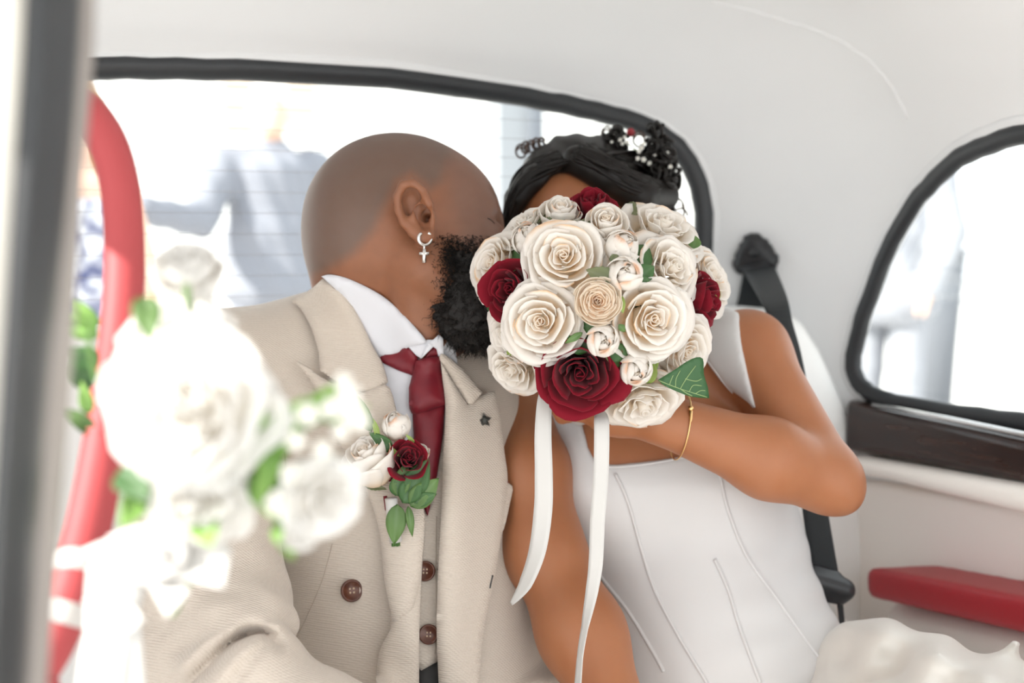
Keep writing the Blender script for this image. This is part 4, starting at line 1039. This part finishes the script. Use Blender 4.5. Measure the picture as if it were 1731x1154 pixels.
# ------------------------------------------------------------------ bracelet
brc = thing('bracelet', 'thin gold bracelet with a small bar charm on the woman\'s raised wrist', 'bracelet', WK(1150, 710, 1.05))
wc_ = K(1150, 720, 1.154); axd = (B_E - B_W) / np.linalg.norm(B_E - B_W); u1 = np.array([0, 0, -1.0]); u1 -= axd * (u1 @ axd); u1 /= np.linalg.norm(u1); u2 = np.cross(axd, u1)
ring = [wc_ + (u1 * math.cos(a) * 1.0 + u2 * math.sin(a) * 1.06) * .0318 + axd * (-.006 * math.sin(a) + .0) for a in np.linspace(0, 2 * math.pi, 49)[:-1]]
mk('chain', *tube(W(np.array(ring)), .0009, 6, True), M['gold'], brc)
rpx = np.array([to_px(q[None])[0] for q in ring]); ri = min((i for i in range(48) if ring[i][2] < wc_[2]), key=lambda i: abs(rpx[i][1] - 690)); bx_, z1 = rpx[ri][0], ring[ri][2]
mk('bead', *icos(WK(bx_, 690, z1 - .001), .0030, 6, 8), M['gold'], brc)
mk('bar_charm', *tube([WK(bx_, 692, z1 - .0015), WK(bx_ - 1, 727, z1 - .002)], .0019, 8), M['gold'], brc)
# ================================================================== roses
def petal(th, rb, rt, z0, z1, w, curl, seed, side=.05, nu=9, nv=8, wave=.03, tipcol=None, base=(.93, .70, .46), tip=(.88, .835, .775), thick=.014, peak=0.0, mixp=1.6):
    r = np.random.default_rng(seed); ph = r.uniform(0, 6.28, 4); V_, C_ = [], []
    for j in range(nv):
        v = j / (nv - 1)
        for i in range(nu):
            u = -1 + 2 * i / (nu - 1)
            ww = w * (.50 + .50 * math.sin(min(v * 1.15, 1) * math.pi * .62)); ang = th + u * ww
            vv = v * (1 - .16 * abs(u) ** 3 * v) + peak * v * v * (1 - abs(u)) ** 2
            rho = rb + (rt - rb) * math.sin(min(vv, 1.05) * math.pi / 2) ** .8
            z = z0 + (z1 - z0) * vv ** 1.15
            c = max(0, (vv - .62) / .38); c *= c
            rho += curl * c * (1 + .25 * math.sin(2.2 * u + ph[0])); z -= curl * (.75 if curl > 0 else .15) * c * (1 + .3 * math.sin(2 * u + ph[1]))
            rho += side * u * v + wave * v * v * math.sin(4.3 * u + ph[2]) + wave * .5 * v * math.sin(7 * u + ph[3]); z += wave * .9 * v * v * math.sin(5.1 * u + ph[1])
            V_.append((rho * math.cos(ang), rho * math.sin(ang), z))
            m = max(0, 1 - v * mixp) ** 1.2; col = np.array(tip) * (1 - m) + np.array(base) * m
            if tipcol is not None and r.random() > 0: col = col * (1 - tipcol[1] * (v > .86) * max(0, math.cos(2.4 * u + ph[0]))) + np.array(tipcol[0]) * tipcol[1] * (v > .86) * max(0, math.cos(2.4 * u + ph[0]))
            C_.append(col)
    v = np.array(V_); f = [[j * nu + i, j * nu + i + 1, (j + 1) * nu + i + 1, (j + 1) * nu + i] for j in range(nv - 1) for i in range(nu - 1)]
    tv, tf = thicken(v, f, thick); return tv, tf, np.concatenate([C_, C_])
def spiral(r0, r1, turns, z0, z1, base, tip, n=70, rows=5, thick=.012):
    V_, C_ = [], []
    for j in range(rows):
        v = j / (rows - 1)
        for i in range(n):
            t = i / (n - 1); a = t * turns * 2 * math.pi; r = (r0 + (r1 - r0) * t) * (.55 + .45 * v ** .7) + .02 * v * v * math.sin(a * 2.6)
            V_.append((r * math.cos(a), r * math.sin(a), z0 + (z1 - z0) * v * (1 - .10 * t) - .02 * (1 + math.sin(a * 1.7)) * v)); m = max(0, .95 - v * .75); C_.append(np.array(tip) * (1 - m) + np.array(base) * m)
    v = np.array(V_); f = [[j * n + i, j * n + i + 1, (j + 1) * n + i + 1, (j + 1) * n + i] for j in range(rows - 1) for i in range(n - 1)]
    tv, tf = thicken(v, f, thick); return tv, tf, np.concatenate([C_, C_])
KIND = {}
def make_kind(name, m, core, petals, base, tip, tipcol=None, seed=0, wave=.03, sp=(.03, .2, 2.6, -.4, .70)):
    """core = rings joined into the heart of the flower, petals = rings that become petals of their own"""
    r = np.random.default_rng(seed); parts = []; cols = []
    v, f, c = spiral(*sp, base, tip); parts.append((v, f)); cols.append(c)
    def ring(rg, k0):
        out = []; n, rb, rt, z0, z1, w, curl = rg[:7]; off = r.uniform(0, 6.28)
        for k in range(n):
            out.append(petal(off + k * 2 * math.pi / n + r.normal(0, .10), rb, rt * r.uniform(.94, 1.06), z0, z1 * r.uniform(.93, 1.05) if z1 > 0 else z1, w, curl * r.uniform(.7, 1.25), int(r.integers(1e6)), wave=wave, base=base, tip=tip, tipcol=tipcol if r.random() < .32 else None))
        return out
    for k, rg in enumerate(core):
        for v, f, c in ring(rg, k): parts.append((v, f)); cols.append(c)
    # calyx ball that closes the flower underneath
    v, f = icos((0, 0, -.42), (.34, .34, .22), 6, 10); parts.append((v, f)); cols.append(np.tile(np.array(base) * .9, (len(v), 1)))
    v, f = join(parts); heart = mesh('rose_heart', v, f, m, np.concatenate(cols))
    pm = [mesh('petal', v, f, m, c) for k, rg in enumerate(petals) for v, f, c in ring(rg, k)]
    KIND[name] = (heart, pm)
IV, PE = (.94, .912, .872), (.94, .79, .58)
def cup(n, rt, z1, w, curl, dep=.42, k=.55): return (n, rt * k, rt, z1 - dep, z1, w, curl)
def open_rose(nm, seed, tipc=((.88, .54, .22), .75)):
    make_kind(nm, M['petal'], [cup(3, .25, .66, 1.15, .01, .3), cup(3, .37, .68, 1.2, .03, .35)],
              [cup(3, .53, .68, 1.25, .06, .45), cup(4, .72, .62, 1.08, .10, .5, .6), cup(4, .88, .46, 1.05, .15, .6, .6), (5, .34, .97, -.45, .26, .95, .18)], PE, IV, tipc, seed, .032, (.03, .17, 2.4, .2, .64))
open_rose('open_a', 11); open_rose('open_b', 23); open_rose('open_c', 37)
make_kind('wide', M['petal'], [cup(3, .30, .60, 1.0, .03), cup(5, .48, .60, .88, .06)],
          [cup(4, .66, .54, 1.1, .10, .5), cup(5, .86, .38, .98, .16, .5, .6), (5, .34, 1.0, -.45, .14, .98, .22)], (.93, .84, .70), IV, ((.88, .55, .26), .55), 51, .05)
make_kind('tight', M['petal'], [cup(4, .34, .64, .98, .015, .35), cup(5, .46, .64, .88, .015, .35), cup(5, .58, .61, .85, .02, .35), cup(6, .70, .56, .78, .02, .35)],
          [cup(5, .82, .48, .90, .03, .5), (5, .40, .93, -.5, .36, .88, .05)], (.95, .74, .50), (.93, .86, .76), None, 5, .02, (.03, .26, 3.4, -.1, .64))
make_kind('bud', M['petal'], [(3, .10, .30, .1, .90, 1.1, -.20), (3, .20, .48, .0, .93, 1.1, -.30)],
          [(3, .30, .70, -.62, .92, 1.12, -.38), (4, .34, .88, -.65, .74, 1.02, -.36)], (.92, .82, .66), IV, ((.88, .45, .17), .7), 71, .02, (.02, .16, 2.0, .1, .98))
make_kind('bud_open', M['petal'], [(3, .14, .30, .2, .92, 1.1, -.02), (4, .24, .46, .1, .92, 1.0, -.03)],
          [(4, .36, .66, -.3, .84, 1.02, -.04), (5, .38, .86, -.65, .60, .98, .04)], (.93, .76, .54), IV, ((.88, .48, .18), .6), 83, .025, (.02, .2, 2.4, .2, .9))
WB, WT = (.90, .875, .83), (.92, .91, .89)
make_kind('white_wide', M['petal'], [cup(3, .30, .60, 1.0, .03), cup(5, .48, .60, .88, .06)], [cup(5, .66, .52, .92, .10), cup(5, .84, .36, .88, .16), (5, .30, .96, -.45, .14, .88, .22)], WB, WT, None, 53, .06)
make_kind('white_bud', M['petal'], [(3, .14, .30, .2, .92, 1.1, -.02), (4, .24, .46, .1, .92, 1.0, -.03)], [(4, .36, .66, -.3, .84, 1.02, -.04), (5, .38, .86, -.65, .60, .98, .04)], WB, WT, None, 85, .03, (.02, .2, 2.4, .2, .9))
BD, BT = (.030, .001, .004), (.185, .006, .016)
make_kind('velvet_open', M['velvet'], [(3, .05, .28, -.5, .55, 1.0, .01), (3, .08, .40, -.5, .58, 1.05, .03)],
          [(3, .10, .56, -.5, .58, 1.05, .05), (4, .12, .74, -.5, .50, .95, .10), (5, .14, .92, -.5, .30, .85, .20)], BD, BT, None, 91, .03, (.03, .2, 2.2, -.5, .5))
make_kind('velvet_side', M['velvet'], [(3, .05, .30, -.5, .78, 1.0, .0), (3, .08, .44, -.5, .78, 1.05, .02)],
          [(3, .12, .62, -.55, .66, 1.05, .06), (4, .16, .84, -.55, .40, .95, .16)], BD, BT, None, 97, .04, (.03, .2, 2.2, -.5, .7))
def place(kind, name, center_w, normal_w, r, parent, spin=0.0, label=None, stretch=(1, 1, 1)):
    heart, pm = KIND[kind]; o = link(name, heart, parent, label); base = root_loc(parent)
    q = Vector(normal_w).to_track_quat('Z', 'Y'); q = q @ Matrix.Rotation(spin, 4, 'Z').to_quaternion()
    o.rotation_mode = 'QUATERNION'; o.rotation_quaternion = q; o.location = Vector(np.asarray(center_w) - base); o.scale = (r * stretch[0], r * stretch[1], r * stretch[2])
    for p in pm: link('petal', p, o)
    return o
def leaf_mesh(kind='leaf', seed=0, n=11, fold=.18, bend=.25, serr=0.0, col=(.040, .115, .030), tipc=(.06, .15, .04), wide=.34):
    V_, C_ = [], []; cols = 7
    for i in range(n):
        t = i / (n - 1)
        if kind == 'ivy': w = (.62 * (1 - t) ** .75 * min(1, t * 7 + .12)) if t > 0 else .05
        elif kind == 'sepal': w = .13 * math.sin(math.pi * min(1, t * .9 + .1)) ** .8
        else: w = wide * math.sin(math.pi * t ** .8) ** .9 + .012 * (1 - t)
        w *= 1 + serr * (1 if i % 2 else -1)
        for k in range(cols):
            u = -1 + 2 * k / (cols - 1); V_.append((u * w, t, fold * abs(u) * w - bend * t * t + .02 * math.sin(9 * t + 3 * u + seed))); C_.append(np.array(col) * (1 - t) + np.array(tipc) * t + (.03 * (abs(u) < .1)))
    v = np.array(V_); f = [[i * cols + k, i * cols + k + 1, (i + 1) * cols + k + 1, (i + 1) * cols + k] for i in range(n - 1) for k in range(cols - 1)]
    tv, tf = thicken(v, f, .012); return mesh('leaf', tv, tf, M['leaf'], np.concatenate([C_, C_]))
LEAF = dict(plain=leaf_mesh('leaf', 1), serr=leaf_mesh('leaf', 2, 15, serr=.09), light=leaf_mesh('leaf', 3, col=(.075, .15, .038), tipc=(.13, .24, .065)), sepal=leaf_mesh('sepal', 4, col=(.22, .30, .06), tipc=(.30, .42, .10), bend=.4),
            olive=leaf_mesh('leaf', 5, 13, serr=.07, col=(.12, .15, .07), tipc=(.18, .20, .09)), fresh=leaf_mesh('leaf', 6, col=(.16, .34, .07), tipc=(.30, .52, .12)))
def leaf(kind, p0, p1, parent, face=None, width=1.0, name='leaf'):
    """a leaf growing from p0 to p1 (world), its upper side turned toward `face`"""
    p0 = np.asarray(p0, float); p1 = np.asarray(p1, float); L = np.linalg.norm(p1 - p0); y = Vector((p1 - p0) / L)
    z = Vector((LOC - p0) if face is None else face); z = (z - y * z.dot(y)).normalized(); x = y.cross(z)
    o = link(name, LEAF[kind], parent); o.rotation_mode = 'QUATERNION'
    o.rotation_quaternion = Matrix((x, y, z)).transposed().to_quaternion(); o.location = Vector(p0 - root_loc(parent)); o.scale = (L * width, L, L)
    return o

# ------------------------------------------------------------------ bridal bouquet
BQ = K(1005, 528, 1.135); RB = .104
bq = thing('bouquet', 'round bridal bouquet of ivory and burgundy roses with two trailing ribbons', 'bouquet', W(BQ))
dF = 1.04
def spot(px, py, flat=.75, lift=0.0):
    g = np.array([(px - 1005) * dF / F, -(py - 528) * dF / F]); rr = min(np.hypot(*g), RB * .97); z = -math.sqrt(RB ** 2 - rr ** 2)
    d = BQ[2] + z - lift; c = K(px, py, d); n = np.array([g[0], g[1], z * 1.0]); n[:2] *= flat; n = n / np.linalg.norm(n)
    return W(c), (n * np.array([1, 1, -1])) @ RM.T
def rose(kind, name, px, py, rpx, flat=.75, lift=0.0, spin=None, n=None, label=None, stretch=(1, 1, 1)):
    c, nn = spot(px, py, flat, lift)
    if n is not None:
        q = np.array(n, float); q /= np.linalg.norm(q); nn = (q * np.array([1, 1, -1])) @ RM.T
    d = V(c)[2]; r = rpx * d / F
    return place(kind, name, c - nn * r * .25, nn, r, bq, rng.uniform(0, 6.28) if spin is None else spin, label, stretch)
WR, BRs = 'ivory_rose', 'burgundy_rose'
# back rows first
rose('wide', WR, 890, 385, 55, lift=-.004); rose('bud_open', WR, 946, 364, 40, n=(.1, .8, -.7), lift=-.002)
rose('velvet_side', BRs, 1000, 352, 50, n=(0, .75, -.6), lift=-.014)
rose('wide', WR, 1118, 388, 70, n=(.35, .75, -.65), lift=-.012)
rose('open_b', WR, 840, 448, 58, n=(-.7, .25, -.7), lift=.000)
rose('open_c', WR, 1192, 470, 58, n=(.75, .35, -.6), lift=-.030)
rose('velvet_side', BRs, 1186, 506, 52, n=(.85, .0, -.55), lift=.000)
rose('wide', WR, 862, 560, 54, n=(-.7, -.2, -.6), lift=-.010); rose('wide', WR, 868, 622, 52, n=(-.55, -.5, -.65), lift=-.010)
rose('wide', WR, 1086, 676, 74, n=(.18, -.72, -.65), lift=.002); rose('wide', WR, 990, 672, 42, n=(-.1, -.8, -.5), lift=-.022)
# main faces
rose('open_a', WR, 954, 437, 68, .45, .012, 0.6); rose('open_b', WR, 917, 543, 68, .5, .012, 2.2); rose('open_c', WR, 1100, 540, 68, .45, .012, 4.1)
rose('tight', WR, 1010, 509, 43, .4, .022, 1.0, label='tight peach-hearted rose')
rose('bud_open', WR, 1024, 382, 42, n=(.0, .55, -.8), lift=.010); rose('wide', WR, 1132, 455, 62, n=(.55, .25, -.8), lift=.004)
rose('open_b', WR, 1152, 590, 60, n=(.5, -.35, -.8), lift=.002, spin=3.3)
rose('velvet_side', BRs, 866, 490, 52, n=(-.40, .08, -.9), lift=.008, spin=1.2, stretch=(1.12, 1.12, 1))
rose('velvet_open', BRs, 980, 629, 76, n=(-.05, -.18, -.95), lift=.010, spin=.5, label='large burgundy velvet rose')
rose('bud', WR, 893, 402, 36, n=(-.3, .5, -.8), lift=.012); rose('bud', WR, 1052, 416, 38, n=(.45, .35, -.8), lift=.018); rose('bud', WR, 1058, 462, 38, n=(-.05, .25, -.95), lift=.026)
rose('bud', WR, 1019, 577, 35, n=(.1, .0, -1), lift=.022); rose('bud', WR, 1075, 626, 35, n=(.05, -.2, -.95), lift=.020)
# foliage
def bleaf(kind, a, b, la=.0, lb=.0, w=1.0): leaf(kind, spot(*a, lift=la)[0], spot(*b, lift=lb)[0], bq, None, w)
for kind, a, b, la, lb, w in (('plain', (1068, 452), (1100, 408), .004, .018, 1.1), ('plain', (1078, 470), (1108, 448), .008, .020, 1.2), ('plain', (1080, 476), (1100, 472), .012, .018, 1.2), ('olive', (1042, 476), (992, 456), .022, .026, .9),
    ('plain', (1000, 590), (962, 562), .000, .012, 1.2), ('light', (985, 562), (955, 580), .018, .024, .5), ('plain', (1030, 590), (1062, 604), .004, .014, 1.4), ('plain', (985, 552), (1020, 546), .006, .020, 1.2), ('light', (1055, 612), (1025, 598), .004, .012, .9),
    ('serr', (880, 445), (846, 432), .002, .006, 1.2), ('sepal', (905, 400), (868, 374), .010, .004, 1.5), ('olive', (905, 380), (898, 356), .006, -.006, 1.3), ('plain', (938, 388), (934, 362), .010, .004, .9), ('olive', (938, 380), (912, 376), .012, .010, .8),
    ('olive', (985, 386), (980, 356), .012, .002, .8), ('light', (1172, 420), (1176, 396), .010, .006, 1.3), ('sepal', (1102, 614), (1092, 660), .020, .022, 1.8), ('sepal', (1108, 600), (1100, 640), .018, .020, 1.4), ('olive', (1094, 606), (1116, 608), .012, .016, .8),
    ('sepal', (1048, 500), (1052, 524), .020, .026, 2.0), ('light', (1046, 548), (1058, 562), .02, .02, .9), ('olive', (1030, 440), (1048, 430), .024, .026, .8), ('serr', (940, 670), (922, 660), .0, .0, 1.4), ('sepal', (860, 600), (866, 584), .004, .008, 1.6),
    ('sepal', (1205, 515), (1218, 490), .0, .0, 1.6), ('plain', (835, 530), (832, 505), -.01, -.01, 1.2), ('olive', (1060, 345), (1072, 358), -.02, -.01, 1.0), ('olive', (1046, 494), (1030, 505), .018, .02, .9)):
    bleaf(kind, a, b, la, lb, w)
# the big ivy leaf at the lower right
ivz = 1.035
ivp = np.concatenate([cr([(1112, 642), (1124, 652), (1150, 664), (1172, 671), (1199, 673)], 3), cr([(1197, 655), (1190, 632), (1188, 606), (1170, 606), (1140, 625)], 3)])
uv, f, o_ = cdt(ivp, 6); mid = lambda x, y: np.abs((x - 1112) * (673 - 642) - (y - 642) * (1199 - 1112)) / math.hypot(87, 31)
z = ivz + .0004 * 0 - .00010 * mid(uv[:, 0], uv[:, 1]) + .0002 * np.maximum(uv[:, 0] - 1165, 0)
tv, tf = thicken(K(uv[:, 0], uv[:, 1], z), f, .0007, np.tile([0, 0, 1.0], (len(uv), 1)))
il = mk('leaf', W(tv), tf, M['leaf'], bq, np.tile([.030, .105, .030], (len(tv), 1)), 'broad green ivy leaf with pale veins')
vn = []
def vz(x, y): return ivz - .00010 * mid(x, y) + .0002 * max(x - 1165, 0) - .0004
for ln in ([(1114, 643), (1150, 657), (1195, 671)], [(1150, 657), (1160, 640), (1176, 618)], [(1158, 640), (1176, 644), (1186, 640)], [(1142, 654), (1143, 640), (1150, 626)], [(1165, 662), (1172, 651), (1186, 652)], [(1150, 657), (1160, 664), (1170, 669)], [(1132, 650), (1134, 643), (1138, 634)], [(1176, 665), (1184, 660), (1192, 660)]):
    P = np.array([K(x, y, vz(x, y)) for x, y in cr(ln, 4)]); vn.append(tube(W(P), .00045, 4))
v, f = join(vn); o = mk('leaf_veins', v, f, M['leaf'], il, np.tile([.30, .42, .18], (len(v), 1))); o['kind'] = 'stuff'
# green filling between the heads and the bound handle
v, f = icos(BQ + (0, 0, .012), (.082, .082, .078), 10, 16); mk('moss_core', W(v), f, M['leaf'], bq, np.tile([.022, .05, .018], (len(v), 1)))
mk('bound_handle', *tube([W(BQ + (0, -.03, .05)), WK(985, 668, 1.21), WK(978, 700, 1.245)], [.016, .014, .014], 14), M['ribbon'], bq)
def ribbon(pts, widths, name, twist):
    P = cr([K(*p) for p in pts], 8); n = len(P); w = np.interp(np.linspace(0, 1, n), np.linspace(0, 1, len(widths)), widths); tw = np.interp(np.linspace(0, 1, n), np.linspace(0, 1, len(twist)), twist)
    T = np.gradient(P, axis=0); T /= np.linalg.norm(T, axis=1)[:, None]; s = np.cross(T, (0, 0, 1.0)); s /= np.linalg.norm(s, axis=1)[:, None]; dp = np.cross(s, T)
    sd = s * np.cos(tw)[:, None] + dp * np.sin(tw)[:, None]; cols = 5
    v = np.concatenate([P + sd * (w * (c / (cols - 1) - .5))[:, None] for c in range(cols)]); f = [[c * n + i, c * n + i + 1, (c + 1) * n + i + 1, (c + 1) * n + i] for c in range(cols - 1) for i in range(n - 1)]
    tv, tf = thicken(v, f, .0006); return mk(name, W(tv), tf, M['ribbon'], bq)
ribbon([(935, 650, 1.09), (922, 672, 1.075), (918, 730, 1.065), (919, 800, 1.06), (918, 860, 1.06), (908, 930, 1.06), (888, 985, 1.065), (864, 1020, 1.07)], [.012, .014, .0158, .0168, .0175, .018, .0165, .004], 'ribbon_tail', [.1, .1, 0, .1, .2, .55, .8, .9])
ribbon([(1012, 690, 1.10), (1017, 712, 1.055), (1016, 800, 1.05), (1010, 880, 1.05), (1007, 950, 1.05), (1000, 1000, 1.052), (988, 1060, 1.055), (980, 1110, 1.055), (975, 1180, 1.055)], [.008, .0142, .0142, .014, .0135, .0125, .0115, .011, .011], 'ribbon_tail', [0, 0, .1, .25, .3, .5, 1.1, 1.15, 1.0])

# ------------------------------------------------------------------ boutonniere
h = full.ray_cast(Vector((0, 0, 0)), Vector(K(660, 800, 1)).normalized()); dB0 = h[0].z
bt = thing('boutonniere', 'small ivory and burgundy rose boutonniere pinned on the beige lapel', 'boutonniere', WK(660, 800, dB0))
def brose(kind, name, px, py, rpx, n, d, spin=0.0):
    q = np.array(n, float); q /= np.linalg.norm(q); nn = (q * np.array([1, 1, -1])) @ RM.T; return place(kind, name, WK(px, py, d), nn, rpx * d / F, bt, spin)
dB1 = dB0 - .018
brose('bud_open', 'ivory_rose', 630, 787, 50, (-.35, .85, -.55), dB1 - .006, 1.0); brose('bud', 'ivory_rose', 670, 724, 31, (-.05, .85, -.5), dB1, .5); brose('bud', 'ivory_rose', 708, 768, 20, (.7, .5, -.4), dB1 + .012, .5)
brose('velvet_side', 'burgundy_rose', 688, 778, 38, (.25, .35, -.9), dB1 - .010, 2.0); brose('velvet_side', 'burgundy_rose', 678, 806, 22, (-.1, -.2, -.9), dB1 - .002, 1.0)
for kind, a, b, w in (('light', (628, 730), (597, 662), .45), ('plain', (664, 762), (626, 732), .7), ('light', (672, 838), (686, 786), .8), ('plain', (690, 838), (722, 780), .9), ('light', (694, 856), (738, 812), .9), ('plain', (680, 850), (712, 800), .9),
                      ('light', (672, 852), (666, 920), .75), ('light', (690, 855), (697, 906), .4), ('plain', (668, 838), (676, 800), .9), ('sepal', (640, 740), (632, 712), 1.2), ('sepal', (655, 755), (672, 768), 1.4), ('sepal', (700, 748), (690, 738), 1.4), ('plain', (700, 850), (734, 836), .8), ('olive', (615, 818), (650, 826), .5)):
    dd = dB1 - .016 if kind != 'olive' else dB1; leaf(kind, WK(*a, dd + .006), WK(*b, dd - .002), bt, None, w)
mk('stem_wrap', *tube([WK(661, 842, dB1 - .006), WK(669, 915, dB1 - .002)], .0062, 14), M['ribbon'], bt)
sv2, sf2 = join([tube([WK(664 + 3 * k, 900, dB1 - .002 + .002 * (k % 2)), WK(665 + 4 * k, 923, dB1 - .002)], .0019, 6) for k in range(4)])
o = mk('stem_ends', sv2, sf2, M['leaf'], bt, np.tile([.07, .16, .04], (len(sv2), 1))); o['kind'] = 'stuff'
mk('tape_tail', *tube([WK(651, 838, dB1 + .002), WK(654, 862, dB1 + .002)], .002, 8), M['tie'], bt)

# ------------------------------------------------------------------ white flowers tied to the red rail
fd = .53
fg = thing('flower_spray', 'white flower spray tied to the red grab rail, close to the viewer', 'flowers', WK(300, 800, fd))
def frose(kind, px, py, rpx, n, d=fd, spin=0.0, name='white_rose'):
    q = np.array(n, float); q /= np.linalg.norm(q); nn = (q * np.array([1, 1, -1])) @ RM.T; return place(kind, name, WK(px, py, d), nn, rpx * d / F, fg, spin)
frose('white_wide', 330, 690, 132, (-.1, .1, -1), fd - .01, .4); frose('white_bud', 316, 478, 66, (.1, .6, -.6), fd + .04, 1.0); frose('white_wide', 300, 580, 92, (-.1, .55, -.7), fd + .02, 2.0)
frose('white_wide', 330, 838, 88, (0, -.35, -.9), fd + .0, 3.0); frose('white_wide', 548, 838, 66, (.5, -.1, -.8), fd - .02, 1.0); frose('white_bud', 505, 895, 34, (.3, -.5, -.8), fd - .02)
frose('white_bud', 220, 650, 52, (-.6, .5, -.6), fd + .01, 1.0)
for kind, a, b, w in (('fresh', (430, 790), (500, 690), .6), ('fresh', (430, 800), (470, 870), .7), ('fresh', (470, 740), (440, 840), .5), ('fresh', (500, 720), (560, 660), .5), ('light', (420, 815), (520, 820), .6), ('fresh', (540, 700), (602, 690), .6), ('fresh', (470, 880), (490, 930), .6),
                      ('fresh', (240, 830), (212, 880), .8), ('fresh', (340, 880), (350, 905), .9), ('light', (245, 500), (252, 560), .7), ('plain', (205, 790), (240, 830), .9), ('fresh', (420, 780), (440, 700), .5), ('light', (480, 830), (550, 780), .5)):
    leaf(kind, WK(*a, fd), WK(*b, fd - .02), fg, None, w)
for kind, a, b, w in (('fresh', (165, 570), (100, 530), .8), ('fresh', (160, 560), (130, 510), .8), ('plain', (165, 620), (120, 590), 1.2), ('plain', (150, 660), (128, 600), .9), ('light', (160, 720), (100, 690), .5), ('fresh', (150, 700), (140, 650), .6), ('light', (150, 735), (104, 688), .3), ('fresh', (170, 540), (96, 560), .7)):
    leaf(kind, WK(*a, .66), WK(*b, .65), fg, None, w)
for (x, y, s) in ((590, 668, 17), (598, 700, 18), (560, 690, 15), (520, 700, 16), (500, 745, 14), (580, 645, 13), (468, 850, 17), (490, 800, 14), (545, 760, 13), (575, 730, 12), (610, 715, 12)):
    c = K(x, y, fd - .03); r = s * fd / F
    for k in range(1):
        parts = [icos(c + np.array([math.cos(a) * r * .75, math.sin(a) * r * .75, 0]), (r * .55, r * .55, r * .3), 6, 8) for a in np.arange(5) * 1.2566 + x] + [icos(c + (0, 0, -r * .2), r * .3, 6, 8)]
        v, f = join(parts); mk('blossom', W(v), f, wht, fg)
for ln in ([(330, 850), (430, 800), (520, 720), (600, 690)], [(430, 800), (500, 830), (548, 838)], [(330, 690), (320, 560), (316, 480)], [(330, 900), (320, 980), (290, 1040)], [(440, 800), (480, 860), (505, 895)], [(300, 850), (220, 760), (165, 640), (150, 560)]):
    v, f = tube(W(cr([K(x, y, fd + .02) for x, y in ln], 5)), .0016, 6); mk('stem', v, f, M['leaf'], fg, np.tile([.12, .24, .06], (len(v), 1)))
rb = thing('ribbon_bow', 'white ribbon binding the flower spray to the red grab rail', 'ribbon', WK(170, 960, .63))
def band_on_rail(px, py, d, n):
    i = int(np.argmin(((rp - WK(px, py, d)) ** 2).sum(1))); t = rp[min(i + 1, len(rp) - 1)] - rp[i - 1]; t /= np.linalg.norm(t)
    mk('wrapped_band', *tube([rp[i] - t * .006, rp[i] - t * .005, rp[i] + t * .005, rp[i] + t * .006], [.0132, .0142, .0142, .0132], 20), M['ribbon'], rb)
band_on_rail(150, 960, .636, 0); band_on_rail(128, 1040, .62, 0)
def sat(pts, w, name):
    P = cr([K(*p) for p in pts], 7); n = len(P); T = np.gradient(P, axis=0); T /= np.linalg.norm(T, axis=1)[:, None]; s = np.cross(T, (0, 0, 1.0)); s /= np.linalg.norm(s, axis=1)[:, None]
    v = np.concatenate([P + s * w * (c / 4 - .5) + np.array([0, 0, .002 * math.sin(c)]) for c in range(5)]); f = [[c * n + i, c * n + i + 1, (c + 1) * n + i + 1, (c + 1) * n + i] for c in range(4) for i in range(n - 1)]
    tv, tf = thicken(v, f, .0008); mk(name, W(tv), tf, M['ribbon'], rb)
sat([(150, 955, .62), (230, 930, .57), (300, 940, .54), (384, 958, .53)], .020, 'ribbon_tail'); sat([(190, 930, .58), (240, 915, .55), (290, 930, .53), (250, 960, .55), (195, 950, .58)], .016, 'ribbon_loop')
sat([(140, 1035, .61), (200, 1050, .58), (228, 1030, .57)], .014, 'ribbon_tail'); sat([(260, 940, .56), (285, 990, .55), (300, 1020, .54)], .016, 'ribbon_tail'); sat([(195, 960, .58), (190, 1050, .58), (200, 1180, .58)], .028, 'ribbon_tail'); sat([(215, 950, .58), (180, 1090, .58), (165, 1200, .58)], .024, 'ribbon_tail')
